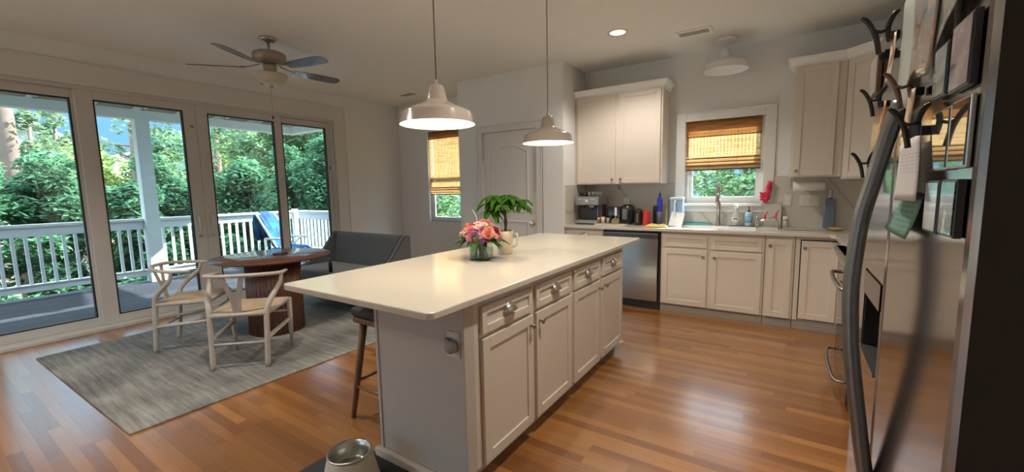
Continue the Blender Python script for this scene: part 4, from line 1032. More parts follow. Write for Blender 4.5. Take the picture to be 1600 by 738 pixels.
mb.build('foliage', lm, pt); sb.build('stems', stm, pt)

# ------------------------------------------------------------------ things on the sink-wall worktop
WZ = .916
cm_ = empty('coffee_machine', (-2.085, 4.98, WZ), 0, 'steel espresso machine in the corner of the sink-wall worktop', 'coffee machine')
mst = mat('machine_steel', (.42, .39, .35), .3, .85)
MB().box(-.155, .155, -.16, .14, .012, .055).box(-.155, -.13, -.15, -.12, 0, .012).box(.13, .155, -.15, -.12, 0, .012).box(-.155, -.13, .10, .13, 0, .012).box(.13, .155, .10, .13, 0, .012).build('drip_base', mst, cm_, bevel=.004)
MB().box(-.14, .14, -.15, .0, .055, .060).build('drip_grate', mat('grate', (.08, .08, .08), .4, .6), cm_)
MB().box(-.15, .15, .0, .14, .055, .24).build('back_column', mat('machine_dark', (.09, .085, .08), .35, .6), cm_, bevel=.004)
hd = MB().box(-.155, .155, -.15, .14, .235, .345).build('head', mst, cm_, bevel=.01)
mb = MB()
for k, x in enumerate((-.125, -.09, -.045, -.02, .03, .06, .09)):
    mb.lathe([(.001, 0), (.008 if k != 1 else .016, 0), (.007 if k != 1 else .015, .006), (.001, .006)], 14, M=Matrix.Translation((x, -.15, .305)) @ Matrix.Rotation(PI/2, 4, 'X'))
mb.build('button', chrome_m, hd)
MB().lathe([(.001, 0), (.022, 0), (.021, .005), (.001, .005)], 20, M=Matrix.Translation((-.0, -.15, .285)) @ Matrix.Rotation(PI/2, 4, 'X')).build('gauge', mat('gauge_white', (.75, .75, .72), .3), hd)
MB().lathe([(.001, .0), (.034, .0), (.036, .03), (.001, .03)], 20, (.045, -.09, .205)).build('group_head', chrome_m, cm_)
MB().lathe([(.001, .0), (.030, .0), (.034, .025), (.001, .025)], 20, (.045, -.09, .182)).tube([(.045, -.12, .195), (.045, -.215, .185)], [.010, .013], 10).build('portafilter', black_m, cm_)
MB().lathe([(.001, .0), (.026, .0), (.030, .03), (.001, .03)], 20, (-.075, -.09, .205)).build('grinder_outlet', black_m, cm_)
MB().tube([(.13, -.10, .24), (.135, -.12, .17), (.14, -.13, .08)], .004, 8).build('steam_wand', chrome_m, cm_)
MB().lathe([(.001, 0), (.04, 0), (.065, .035), (.068, .055), (.001, .058)], 22, (-.09, .0, .345)).build('bean_hopper', mat('smoky_hopper', (.03, .03, .03), .1), cm_)
g0 = None
for k, (x, y) in enumerate(((.0, -.06), (.045, -.05), (.09, -.06), (.13, -.05), (.02, .02), (.075, .025), (.12, .02))):
    if g0 is None:
        g0 = MB().lathe([(.001, 0), (.014, 0), (.019, .055), (.0175, .055), (.0125, .004), (.001, .004)], 16).build('shot_glass', mat('shot_glass_clear', (.85, .88, .86), .03, trans=.85), None)
        o = g0
    else: o = g0.copy(); COL.objects.link(o)
    o.location = (-2.085+x, 4.98+y, WZ+.345); tag(o, 'small clear shot glass standing on top of the espresso machine', 'glass', 'shot glasses on the espresso machine')
tag(MB().box(-.19, .19, -.07, .07, 0, .012).build('serving_tray', mat('marble_tray', (.66, .62, .55), .35), bevel=.004, loc=(-1.78, 4.86, WZ)), 'pale flat tray of small cups in front of the black appliances', 'tray')
def cup(x, y, c, h, r_, label, nm='cup'):
    o = MB().lathe([(.001, 0), (r_*.8, 0), (r_, h), (r_*.92, h), (r_*.74, .004), (.001, .004)], 20).build(nm, c, loc=(x, y, WZ+.012)); tag(o, label, 'cup'); return o
tan = mat('tan_paper', (.42, .30, .19), .6)
cup(-1.935, 4.86, mat('copper_cup', (.40, .25, .16), .3, .6), .075, .024, 'small copper coloured cup, leftmost on the pale tray')
cup(-1.875, 4.85, mat('cream_cup', (.62, .53, .42), .5), .082, .026, 'small cream cup in the middle of the pale tray')
cup(-1.82, 4.87, mat('grey_cup', (.35, .32, .30), .3), .07, .02, 'small grey cup next to the jar on the pale tray')
jr = empty('spoon_jar', (-1.72, 4.86, WZ+.012), 0, 'small jar of green and tan packets with a white paddle, on the pale tray', 'jar')
MB().box(-.045, .045, -.03, .03, 0, .045).build('jar_box', mat('clear_amber_box', (.30, .22, .14), .15), jr, bevel=.004)
mb = MB()
for k in range(7): mb.box(-.04+.012*k, -.033+.012*k, -.02+.004*(k % 3), .015, .03, .062+.006*(k % 3))
mb.build('packets', mat('green_packets', (.35, .36, .15), .6), jr)
MB().box(-.014, .014, -.003, .003, .10, .20).tube([(0, 0, .04), (0, 0, .11)], .003, 6).build('paddle', mat('white_paddle', (.78, .76, .74), .5), jr, bevel=.002)
bt = empty('toaster', (-1.80, 5.10, WZ), 0, 'square black appliance right behind the tray of cups', 'toaster')
MB().box(-.09, .09, -.08, .10, .005, .215).build('body', black_m, bt, bevel=.018, seg=4)
MB().box(-.07, .07, -.084, -.079, .06, .17).build('front_panel', blackg_m, bt)
MB().box(-.06, .06, -.01, .02, .2145, .217).build('slot', steel_m, bt)
af = empty('air_fryer', (-1.635, 5.05, WZ), 0, 'black domed appliance with a grey window between toaster and kettle', 'appliance')
MB().lathe([(.001, 0), (.082, 0), (.090, .04), (.090, .16), (.078, .215), (.045, .24), (.001, .244)], 32).build('body', black_m, af)
MB().box(-.04, .02, -.094, -.085, .06, .19).build('window', mat('smoke_grey', (.16, .16, .16), .25), af, bevel=.003)
MB().tube(smooth_path([(.05, -.07, .04), (.075, -.10, .09), (.075, -.10, .16), (.05, -.07, .2)], 5), .009, 8).build('handle', black_m, af)
kt = empty('coffee_canister', (-1.475, 4.97, WZ), 0, 'black canister with a bronze window left of the red one', 'canister')
MB().lathe([(.001, 0), (.054, 0), (.055, .165), (.050, .178), (.001, .182)], 28).build('body', black_m, kt)
MB().box(-.012, .012, -.058, -.052, .03, .14).build('level_window', mat('bronze_window', (.22, .14, .08), .3, .5), kt, bevel=.002)
MB().lathe([(.001, .18), (.02, .18), (.022, .192), (.001, .195)], 16).build('lid_knob', black_m, kt)
rd = empty('red_canister', (-1.375, 4.93, WZ), 0, 'glossy red canister on the worktop beside the black one', 'canister')
red = mat('red_enamel', (.62, .02, .025), .2, coat=.5)
MB().lathe([(.001, 0), (.043, 0), (.045, .006), (.043, .15), (.046, .155), (.046, .166), (.001, .17)], 28).build('body', red, rd)
MB().lathe([(.001, .168), (.010, .169), (.012, .182), (.001, .186)], 14).build('lid_knob', red, rd)
tag(MB().box(-.04, .04, -.04, .04, 0, .225).build('black_box', black_m, bevel=.004, loc=(-1.30, 5.12, WZ)), 'tall black box behind the red canister', 'box')
tag(MB().box(-.075, .075, -.012, .012, 0, .24).build('cutting_board', mat('beige_board', (.50, .46, .36), .5), bevel=.006, loc=(-1.22, 5.10, WZ+.002), rot=(R(-8), 0, 0)), 'beige upright board behind the blue bottle', 'cutting board')
blb = empty('blue_bottle', (-1.245, 5.01, WZ), 0, 'tall narrow dark blue bottle with a black nozzle', 'bottle')
MB().lathe([(.001, 0), (.028, 0), (.03, .01), (.03, .29), (.026, .32), (.012, .335), (.012, .345), (.001, .345)], 22).build('body', mat('cobalt_plastic', (.03, .05, .42), .2), blb)
MB().lathe([(.001, .345), (.013, .345), (.012, .365), (.004, .375), (.003, .405), (.001, .406)], 16).build('nozzle', black_m, blb)
MB().lathe([(.0305, .02), (.0308, .02), (.0308, .16), (.0305, .16)], 22, cap=False).build('label_band', mat('grey_label_band', (.12, .13, .18), .4), blb)
tag(MB().box(-.02, .02, -.008, .008, 0, .30).build('knife_sharpener', mat('grey_brown_plastic', (.17, .13, .12), .4), bevel=.006, loc=(-1.155, 5.09, WZ)), 'narrow grey upright tool between the blue bottle and the clear pitcher', 'kitchen tool')
wp = empty('water_pitcher', (-1.065, 5.07, WZ), 0, 'clear pale blue water filter pitcher left of the sink', 'pitcher')
MB().prism(rrect(-.07, .07, -.075, .075, .03), .0, .30, 'xy').build('pitcher_body', mat('clear_blue_plastic', (.62, .78, .92), .08, trans=.55), wp, bevel=.006)
MB().prism(rrect(-.073, .073, -.078, .078, .03), .30, .325, 'xy').build('lid', mat('pale_blue_lid', (.60, .74, .88), .3), wp, bevel=.004)
MB().box(-.045, .045, -.045, .045, .13, .295).build('filter', mat('filter_blue', (.14, .30, .62), .3), wp, bevel=.004)
MB().tube(smooth_path([(.0, -.074, .28), (.0, -.125, .27), (.0, -.125, .10), (.0, -.074, .08)], 5), .010, 8).build('handle', mat('pale_blue_lid', (.60, .74, .88), .3), wp)
tag(MB().box(-.07, .07, -.0015, .0015, 0, .17).build('leaning_paper', mat('white_paper', (.80, .82, .84), .6), loc=(-1.05, 4.90, WZ+.002), rot=(R(-24), R(8), 0)), 'white sheet leaning on the clear water pitcher', 'paper')
tw = MB(); nn = 14
vs = []; fs = []
for i in range(nn+1):
    for j in range(nn+1):
        u = i/nn; v = j/nn; e = min(u, 1-u, v, 1-v); vs.append((-.12+.24*u, -.07+.14*v+.01*math.sin(9*u), .004+.022*min(1, e*6)+.005*math.sin(13*u+5*v)*min(1, e*5)))
for i in range(nn):
    for j in range(nn): a = i*(nn+1)+j; fs.append((a, a+nn+1, a+nn+2, a+1))
tag(tw.add(vs, fs, True).build('folded_towel', mat('yellow_cloth', (.78, .66, .22), .9, bump=.5), solid=.006, loc=(-1.22, 4.79, WZ+.001), rot=(0, 0, R(6))), 'folded yellow cloth on the worktop edge left of the sink', 'cloth')
tt = MB().box(-.145, .145, -.03, .03, 0, .004).box(-.145, .145, -.03, -.026, 0, .02).box(-.145, .145, .026, .03, 0, .03).box(-.145, -.141, -.026, .026, 0, .02).box(.141, .145, -.026, .026, 0, .02)
tag(tt.build('teal_tray', mat('teal_plastic', (.10, .50, .48), .35), bevel=.002, loc=(-.87, 5.18, WZ+.001)), 'long teal tray on the ledge behind the sink', 'tray')
fc = empty('kitchen_faucet', (-.645, 5.18, WZ), 0, 'tall brushed spring-neck faucet standing before the sink window', 'faucet')
fm_ = mat('faucet_nickel', (.42, .37, .33), .3, .9)
MB().lathe([(.001, 0), (.027, 0), (.026, .02), (.019, .05), (.017, .17), (.021, .18), (.021, .26), (.014, .27), (.013, .30), (.001, .30)], 22).build('body', fm_, fc)
MB().tube(smooth_path([(0, 0, .28), (0, .0, .40), (0, -.03, .465), (0, -.085, .475), (0, -.125, .44), (0, -.13, .36)], 6), [.010]*31, 10).build('neck', fm_, fc)
pts = []
P_ = smooth_path([(0, 0, .28), (0, .0, .40), (0, -.03, .465), (0, -.085, .475), (0, -.125, .44)], 24)
for i, p in enumerate(P_): a = i*1.15; pts.append((p.x+.014*math.cos(a), p.y, p.z+.014*math.sin(a)*.5))
MB().tube(pts, .0022, 5).build('spring', fm_, fc)
MB().lathe([(.001, 0), (.016, 0), (.019, .03), (.015, .10), (.011, .12), (.001, .12)], 18, (0, -.13, .245)).build('spray_head', fm_, fc)
MB().tube(smooth_path([(.018, 0, .07), (.06, -.01, .075), (.085, -.02, .10), (.095, -.03, .13)], 5), .006, 8).build('lever', fm_, fc)
sb_ = empty('spray_bottle', (-.47, 5.165, WZ+.009), 0, 'clear spray bottle with a white label beside the faucet', 'spray bottle')
MB().lathe([(.001, 0), (.035, 0), (.037, .01), (.037, .10), (.030, .135), (.015, .16), (.013, .185), (.001, .185)], 24).build('bottle_body', mat('clear_soap_plastic', (.80, .86, .86), .12, trans=.5), sb_)
MB().lathe([(.0375, .03), (.0378, .03), (.0378, .095), (.0375, .095)], 24, cap=False).build('label', white_m, sb_)
MB().lathe([(.001, .04), (.0382, .04), (.0382, .075), (.001, .075)], 24).box(0, 0.001, 0, .001, .05, .051).build('label_print', mat('dark_label_print', (.16, .18, .22), .5), sb_) if 0 else MB().box(-.022, .022, -.0392, -.037, .068, .086).build('label_print', mat('dark_label_print', (.16, .18, .22), .5), sb_)
MB().lathe([(.001, .185), (.016, .185), (.016, .205), (.001, .205)], 16).box(-.012, .012, -.05, .02, .205, .232).box(-.006, .006, -.04, -.03, .17, .205).build('trigger_head', white_m, sb_, bevel=.003)
sp_ = empty('soap_bottle', (-.345, 5.165, WZ+.009), 0, 'pale blue soap bottle with a black pump right of the spray bottle', 'soap bottle')
MB().lathe([(.001, 0), (.036, 0), (.038, .01), (.038, .125), (.030, .145), (.014, .152), (.001, .152)], 24).build('bottle_body', mat('pale_blue_soap', (.42, .62, .74), .2), sp_)
MB().lathe([(.0385, .035), (.0388, .035), (.0388, .11), (.0385, .11)], 24, cap=False).build('label', mat('label_blue', (.25, .45, .62), .4), sp_)
MB().lathe([(.001, .152), (.015, .152), (.015, .17), (.005, .172), (.004, .205), (.001, .205)], 16).box(-.005, .005, -.04, .008, .200, .210).build('pump', black_m, sp_)
tag(MB().box(-.13, .13, -.045, .045, 0, .008).build('bottle_tray', mat('slate_tray', (.10, .10, .10), .5), bevel=.002, loc=(-.405, 5.165, WZ)), 'dark narrow tray under the spray and soap bottles', 'tray')
gl = empty('rubber_gloves', (-.205, 5.215, 1.30), 0, 'red rubber gloves hanging at the lower right corner of the sink window', 'gloves')
mb = MB(); mb.sphere((0, 0, -.06), .045, 14, 10, (1.1, .45, 1.1)); mb.sphere((.03, .0, .02), .035, 14, 10, (.8, .45, 1.5))
for k, (dx, dz) in enumerate(((-.05, -.015), (-.045, -.10), (-.015, -.125), (.02, -.12))): mb.tube([(0, -.005, -.06), (dx*.8, -.01, -.06+(dz+.06)*.8), (dx, -.012, dz)], [.016, .012, .008], 8)
mb.tube([(.03, 0, .02), (.035, 0, .07), (.045, 0, .10)], [.026, .022, .024], 10)
mb.build('gloves', mat('red_rubber', (.70, .03, .07), .45), gl)
MB().tube([(.02, .045, .0), (.02, .0, -.0), (.02, -.02, .02)], .004, 8).build('hook', white_m, gl)
dk = empty('dish_rack', (-.165, 4.98, WZ), 0, 'small steel wire dish rack with red clips right of the sink', 'dish rack')
mb = MB()
for z in (.02, .075):
    mb.tube([(-.09, -.11, z), (.09, -.11, z), (.09, .11, z), (-.09, .11, z)], .003, 6, closed=True)
for sx in (-1, 1): mb.tube(smooth_path([(sx*.09, -.11, .0), (sx*.095, -.115, .10), (sx*.085, -.08, .13), (sx*.09, .11, .10), (sx*.09, .11, .0)], 5), .0045, 8)
for k in range(8): y = -.09+.18*k/7; mb.tube([(-.09, y, .02), (-.06, y, .085), (.06, y+.02, .12), (.09, y+.02, .075)], .002, 5)
mb.build('wire_frame', steel_m, dk)
MB().box(-.10, .10, -.12, .12, 0, .012).build('drip_tray', mat('rack_tray_white', (.66, .64, .60), .4), dk, bevel=.003)
for (x, z) in ((-.02, .13), (.075, .145)): MB().box(x-.010, x+.010, -.07, -.05, z-.03, z+.02).tube([(x, -.06, z+.015), (x+.02, -.06, z+.05)], .007, 6).build('red_clip', mat('red_plastic', (.75, .05, .12), .4), dk, bevel=.003)
tag(MB().box(-.08, .08, -.006, .006, 0, .25).build('steel_tray', mat('tray_grey', (.50, .47, .43), .35, .4), bevel=.004, loc=(-.13, 5.19, WZ+.002), rot=(R(-10), 0, 0)), 'upright grey tray leaning on the backsplash behind the dish rack', 'tray')
sh = empty('spice_shaker', (-.01, 5.16, WZ), 0, 'small clear shaker with a white cap right of the dish rack', 'shaker')
MB().lathe([(.001, 0), (.024, 0), (.026, .05), (.022, .07), (.016, .078), (.001, .078)], 20).build('shaker_body', mat('cream_shaker_body', (.62, .56, .46), .2), sh)
MB().lathe([(.001, .078), (.026, .078), (.026, .115), (.001, .118)], 20).build('cap', white_m, sh)
dm = mat('drying_mat_grey', (.40, .36, .33), .8)
for x, l in ((.055, 'grey folded drying mat next to the dish rack'), (.235, 'grey folded drying mat nearer the wooden dish')):
    tag(MB().box(-.085, .085, -.09, .09, 0, .012).build('drying_mat', dm, bevel=.005, loc=(x-.0, 5.0, WZ)), l, 'mat', None)
wd_ = MB().lathe([(.001, .0), (.03, .0), (.07, .022), (.072, .027), (.066, .027), (.03, .008), (.001, .008)], 28).build('wooden_dish', mat('honey_wood', (.60, .40, .18), .45), loc=(.395, 5.00, WZ)); tag(wd_, 'shallow oval honey-wood dish at the corner of the worktop', 'dish')
ds = empty('tall_dispenser', (.345, 5.17, WZ), 0, 'tall blue-grey glass dispenser bottle in the corner under the cabinet', 'dispenser')
MB().prism(rrect(-.046, .046, -.046, .046, .015), .0, .30, 'xy').build('bottle_body', mat('blue_grey_glass', (.22, .27, .36), .08, trans=.35), ds, bevel=.006)
MB().lathe([(.001, .30), (.02, .30), (.02, .335), (.015, .34), (.018, .385), (.010, .40), (.001, .40)], 18).build('steel_top', steel_m, ds)
ptw = empty('paper_towel_holder', (.165, 5.10, 1.345), 0, 'white paper towel roll mounted under the wall cabinet', 'paper towel')
MB().lathe([(.001, -.13), (.048, -.13), (.048, .13), (.001, .13)], 30, M=Matrix.Rotation(PI/2, 4, 'Y')).build('roll', mat('paper_towel', (.76, .74, .70), .9), ptw)
MB().box(-.145, -.137, -.02, .02, -.02, .083).box(.137, .145, -.02, .02, -.02, .083).box(-.145, .145, -.02, .02, .079, .084).tube([(-.15, 0, 0), (.165, 0, 0)], .006, 8).build('bracket', steel_m, ptw)
outlet((-.005, YW-.0125, 1.20), 0, 'almond outlet plate left of the three-switch plate by the sink window')
outlet((.185, YW-.0125, 1.195), 0, 'almond three-toggle switch plate under the paper towel roll', 3, True)
outlet((-1.72, YW-.0125, 1.18), 0, 'almond outlet plate on the backsplash above the black appliances')
hk = MB().tube(smooth_path([(0, 0, .03), (.0, -.01, -.01), (.012, -.012, -.03), (.02, -.01, -.01)], 5), .004, 6); tag(hk.build('cabinet_hook', black_m, loc=(-1.80, 5.20, 1.375)), 'small black hook under the left wall cabinet', 'hook')

# ------------------------------------------------------------------ deck, railings, porch
DZ0 = -.10
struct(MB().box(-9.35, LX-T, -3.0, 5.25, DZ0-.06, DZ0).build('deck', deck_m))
tag(MB().box(-9.33, -9.20, -2.96, 5.22, -2.9, DZ0-.061).build('deck_skirt', ext_white), 'white outer skirt board below the deck edge', 'deck skirt')
RXX = -9.2
def railing(a, b, label):
    # a,b world xy
    A = Vector((*a, 0)); B = Vector((*b, 0)); L = (B-A).length; ang = math.atan2(B.y-A.y, B.x-A.x)
    r = empty('deck_railing', (A.x, A.y, DZ0), ang, label, 'railing', 'white deck railings')
    MB().box(0, L, -.07, .07, 1.05, 1.09).box(0, L, -.02, .02, .91, 1.05).build('top_rail', ext_white, r, bevel=.005)
    MB().box(0, L, -.02, .02, .10, .19).box(0, L, -.045, .045, .19, .21).build('bottom_rail', ext_white, r, bevel=.004)
    n = int(L/.125); b0 = None
    for k in range(n):
        x = (k+.5)*L/n
        if b0 is None: b0 = MB().box(-.019, .019, -.019, .019, .205, .955).build('baluster', ext_white, r); o = b0
        else: o = b0.copy(); COL.objects.link(o)
        o.location = (x, 0, 0)
    return r
def column(x, y, h, label, s=.095, top=2.66):
    r = empty('porch_post', (x, y, DZ0), 0, label, 'post')
    MB().box(-s, s, -s, s, 0, h).build('shaft', ext_white, r, bevel=.004)
    MB().box(-s-.02, s+.02, -s-.02, s+.02, 0, .14).build('base_trim', ext_white, r, bevel=.004)
    return r
P1Y = 2.55
column(-9.13, P1Y, 2.74, 'tall white square porch post behind the wishbone chair')
column(-9.13, -1.6, 2.74, 'white square porch post, out at the near end of the deck')
column(-9.2, 5.10, 1.12, 'short white newel post at the far corner of the deck railing', s=.05)
railing((RXX, -1.5), (RXX, P1Y-.10), 'white deck railing section left of the tall porch post')
railing((RXX, P1Y+.10), (RXX, 5.02), 'white deck railing section right of the tall porch post')
railing((-9.03, 5.10), (LX-T-.01, 5.10), 'white deck railing section running back to the house at the far end')
pbm = empty('porch_beam', (-9.13, 1.5, 0), 0, 'white porch beam over the outer deck railing', 'beam')
MB().box(-.09, .09, -4.4, 3.72, 2.64, 2.79).build('header', ext_white, pbm, bevel=.004)
MB().box(.09, 3.0, 3.55, 3.72, 2.64, 2.79).build('side_header', ext_white, pbm, bevel=.004)
rf = empty('porch_roof', (0, 0, 0), 0, 'pale porch roof deck on sloping rafters above the patio', 'roof')
x0, z0_, x1, z1_ = -9.9, 2.69, LX-T, 3.20
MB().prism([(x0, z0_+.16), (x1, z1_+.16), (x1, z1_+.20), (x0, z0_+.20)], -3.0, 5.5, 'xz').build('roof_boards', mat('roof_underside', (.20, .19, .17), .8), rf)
y = -2.9
while y < 5.4:
    MB().prism([(x0+.05, z0_+.02), (x1, z1_+.01), (x1, z1_+.16), (x0+.05, z0_+.16)], y, y+.045, 'xz').build('rafter', ext_white, rf); y += .61
# outside walls of the house are the room walls; ground
struct(MB().box(-90, 60, -60, 90, -3.1, -2.9).build('ground', mat('pine_straw_ground', (.17, .135, .10), .95, var=.4, vscale=.6)))

# deck chair with towel and low slatted bench
dc = empty('deck_chair', (-8.3, 4.25, DZ0), R(-60), 'white folding deck chair draped with a blue towel on the porch', 'chair')
mb = MB()
for s in (-1, 1):
    mb.tube([(s*.26, .35, 0), (s*.26, -.25, 1.10)], .02, 8); mb.tube([(s*.24, -.35, 0), (s*.24, .30, .60)], .018, 8); mb.tube([(s*.27, -.10, .62), (s*.27, .42, .60)], .022, 8)
mb.tube([(-.26, -.25, 1.08), (.26, -.25, 1.08)], .018, 8); mb.tube([(-.26, .30, .42), (.26, .30, .42)], .016, 8); mb.tube([(-.26, -.0, .42), (.26, -.0, .42)], .016, 8)
mb.build('frame', ext_white, dc)
vs = []; fs = []; n = 16
path = smooth_path([(0, -.31, .60), (0, -.33, .95), (0, -.27, 1.13), (0, -.17, 1.0), (0, -.03, .70), (0, .06, .50), (0, .30, .46), (0, .46, .40), (0, .50, .15)], 4)
for i, p in enumerate(path):
    wd = .20+.10*i/len(path)
    for j in range(n+1): u = j/n*2-1; vs.append((u*wd+.03*math.sin(i*.4), p.y+.012*math.sin(9*u+i*.3), p.z-.03*abs(u)+.012*math.sin(7*u+i*.5)))
m_ = len(path)
for i in range(m_-1):
    for j in range(n): a = i*(n+1)+j; fs.append((a, a+1, a+n+2, a+n+1))
def towel_mat():
    m, nt, b = nodes('blue_towel'); tc = N(nt, 'ShaderNodeTexCoord'); no = N(nt, 'ShaderNodeTexNoise'); no.inputs['Scale'].default_value = 4; nt.links.new(tc.outputs['Object'], no.inputs['Vector'])
    nt.links.new(ramp(nt, no.outputs['Fac'], [(.35, (.005, .02, .09)), (.55, (.01, .09, .26)), (.7, (.02, .22, .36))]), b.inputs['Base Color']); b.inputs['Roughness'].default_value = .9; return m
tag(MB().add(vs, fs, True).build('beach_towel', towel_mat(), solid=.008, loc=(-8.3, 4.25, DZ0), rot=(0, 0, R(-60))), 'blue beach towel hanging over the deck chair', 'towel')
bn = empty('slatted_bench', (-7.0, 4.50, DZ0), R(15), 'low white slatted table at the far end of the deck', 'table')
mb = MB()
for k in range(6): mb.box(-.55, .55, -.24+.085*k, -.18+.085*k, .40, .425)
mb.build('slats', ext_white, bn)
for sx in (-1, 1):
    for sy in (-1, 1): MB().box(sx*.48-.02, sx*.48+.02, sy*.20-.02, sy*.20+.02, 0, .40).build('leg', ext_white, bn)

# ------------------------------------------------------------------ houses and trees outside
def house(x, y, wx, wy, h, label, wallc, roofc, rz=0):
    r = empty('neighbour_house', (x, y, -2.9), rz, label, 'house')
    MB().box(-wx/2, wx/2, -wy/2, wy/2, 0, h).prism([(-wy/2, h), (wy/2, h), (0, h+wy*.28)], -wx/2, wx/2, 'yz').build('wall', wallc, r)
    e = .5
    MB().prism([(-wy/2-e, h-.25), (0, h+wy*.28+.05), (wy/2+e, h-.25), (wy/2+e, h-.05), (0, h+wy*.28+.28), (-wy/2-e, h-.05)], -wx/2-e, wx/2+e, 'yz').build('roof', roofc, r)
    for yy in (-wy*.28, 0, wy*.28):
        for zz in (1.2, 4.0):
            if zz+1.3 < h:
                w_ = MB().box(wx/2, wx/2+.06, yy-.5, yy+.5, zz, zz+1.3).build('window', ext_white, r); MB().box(wx/2+.06, wx/2+.07, yy-.42, yy+.42, zz+.08, zz+1.22).build('pane', blackg_m, w_)
sid = mat('white_siding', (.42, .43, .44), .7); rfm = mat('grey_shingles', (.26, .26, .27), .9, var=.2, vscale=3)
house(-50, 6.6, 8, 7, 7.6, 'white house with a pale gable roof beyond the bushes, seen through the leftmost pane', sid, rfm)
house(-60, 14.6, 7, 6, 6.8, 'white house with grey roof beyond the bushes left of the porch post', sid, rfm)
LM = {'dark': leaf_mat('evergreen_leaf', (.08, .21, .135), .4, .45), 'mid': leaf_mat('green_leaf', (.17, .31, .19), .5, .45), 'lime': leaf_mat('lime_leaf', (.36, .50, .22), .5, .35), 'pine': leaf_mat('pine_needles', (.17, .28, .17), .45, .4)}
bark = mat('pine_bark', (.20, .145, .12), .95, bump=1, bscale=12, var=.35, vscale=4)
def leaves_mb(blobs, n, size, rn, droop=0.0, elong=1.8, shell=.55):
    mb = MB(); tot = sum(b[3]**2 for b in blobs); V = mb.v; F = mb.f; Sm = mb.sm
    for (bx, by, bz, br) in blobs:
        k = int(n*br*br/tot)
        for _ in range(k):
            u = rn.uniform(-1, 1); a = rn.uniform(0, 2*PI); q = math.sqrt(1-u*u); rr = br*(shell+(1-shell)*rn.random()**.6)
            d = (q*math.cos(a), q*math.sin(a), u); c = (bx+d[0]*rr, by+d[1]*rr, bz+d[2]*rr*.85)
            s = size*rn.uniform(.6, 1.3); ax = rn.uniform(0, 2*PI); el = rn.uniform(-.9, .5)-droop
            e1 = (math.cos(ax)*math.cos(el)*s*elong*.5, math.sin(ax)*math.cos(el)*s*elong*.5, math.sin(el)*s*elong*.5)
            ay = ax+PI/2; tz = rn.uniform(-.8, .8)
            e2 = (math.cos(ay)*math.cos(tz)*s*.5, math.sin(ay)*math.cos(tz)*s*.5, math.sin(tz)*s*.5)
            o = len(V)
            V.append((c[0]-e1[0], c[1]-e1[1], c[2]-e1[2])); V.append((c[0]+e2[0], c[1]+e2[1], c[2]+e2[2]))
            V.append((c[0]+e1[0], c[1]+e1[1], c[2]+e1[2])); V.append((c[0]-e2[0], c[1]-e2[1], c[2]-e2[2]))
            F.append([o, o+1, o+2, o+3]); Sm.append(False)
    return mb
def tree(kind, x, y, h, rad, label, seed, n=7000, size=.16, group='trees beyond the deck', z0=-2.9, lean=(0, 0), crown_from=.45, name='leafy_tree', cm=None, shape='round'):
    rn = random.Random(seed); r = empty(name, (x, y, z0), 0, label, 'tree' if 'tree' in name or 'pine' in name else 'bush', group)
    blobs = []
    if shape == 'bush':
        for k in range(60):
            a = rn.uniform(0, 2*PI); t = rn.random()**.8; q = rad*(1.05-.75*t)*rn.uniform(.1, 1.05); blobs.append((q*math.cos(a), q*math.sin(a), h*(.10+.88*t*rn.uniform(.8, 1.08)), rad*rn.uniform(.16, .34)))
    elif shape == 'pine':
        for k in range(26):
            t = crown_from+(1-crown_from)*rn.random(); a = rn.uniform(0, 2*PI); q = rad*(1.05-t*.8)*rn.uniform(.3, 1.1); blobs.append((q*math.cos(a)+lean[0]*t, q*math.sin(a)+lean[1]*t, h*t, rad*rn.uniform(.14, .26)))
    else:
        for k in range(20):
            a = rn.uniform(0, 2*PI); t = crown_from+(1-crown_from)*rn.random(); q = rad*math.sin(PI*min(1, (t-crown_from)/(1-crown_from)*.85+.15))*rn.uniform(.2, .8); blobs.append((q*math.cos(a), q*math.sin(a), h*t, rad*rn.uniform(.3, .48)))
    leaves_mb(blobs, n, size, rn, elong=2.2 if shape != 'round' else 1.7).build('foliage', LM[cm or kind], r)
    mb = MB(); tr = .0145*h+.04 if shape != 'bush' else .05
    top = h*(.97 if shape == 'pine' else .8)
    mb.tube([(0, 0, 0), (lean[0]*.5, lean[1]*.5, top*.5), (lean[0], lean[1], top)], [tr, tr*.75, tr*.25], 10)
    for (bx, by, bz, br) in blobs[::2]: mb.tube([(lean[0]*bz/h, lean[1]*bz/h, max(.2, bz-br*.8)), (bx, by, bz)], [tr*.22, tr*.07], 5)
    mb.build('trunk', bark, r)
    return r
# dense evergreen bushes just past the railing
k = 0
for (x, y, h, rad) in ((-13.2, .4, 4.6, 1.6), (-14.0, 2.1, 4.5, 1.5), (-13.4, 3.35, 3.9, 1.3), (-14.6, 4.6, 4.5, 1.6), (-13.6, 6.1, 4.6, 1.6), (-14.3, 7.8, 4.9, 1.7), (-12.5, 8.2, 5.2, 1.8), (-13.0, -1.6, 4.6, 1.7)):
    tree('dark', x, y, h+.55, rad, 'dense dark evergreen bush growing behind the deck railing', 20+k, n=22000, size=.078, group='evergreen bushes behind the railing', shape='bush', name='evergreen_bush'); k += 1
for (x, y, h, rad, sd, ln) in ((-16.5, 2.02, 13, 2.6, 41, (-.3, -.1)), (-24, 6.35, 14, 2.6, 42, (.4, .1)), (-22.5, 8.85, 13, 2.8, 43, (-.2, .3)), (-30, 4.1, 9.0, 1.6, 44, (0, .2)), (-34, 5.6, 9.4, 1.8, 53, (0, .2))):
    tree('pine', x, y, h, rad, 'tall pine with a bare lower trunk and open needle crown beyond the bushes', sd, n=3200 if x > -20 else 2000, size=.065 if x > -20 else .12, group='pines beyond the bushes', shape='pine', name='pine_tree', lean=ln, crown_from=.33)
k = 0
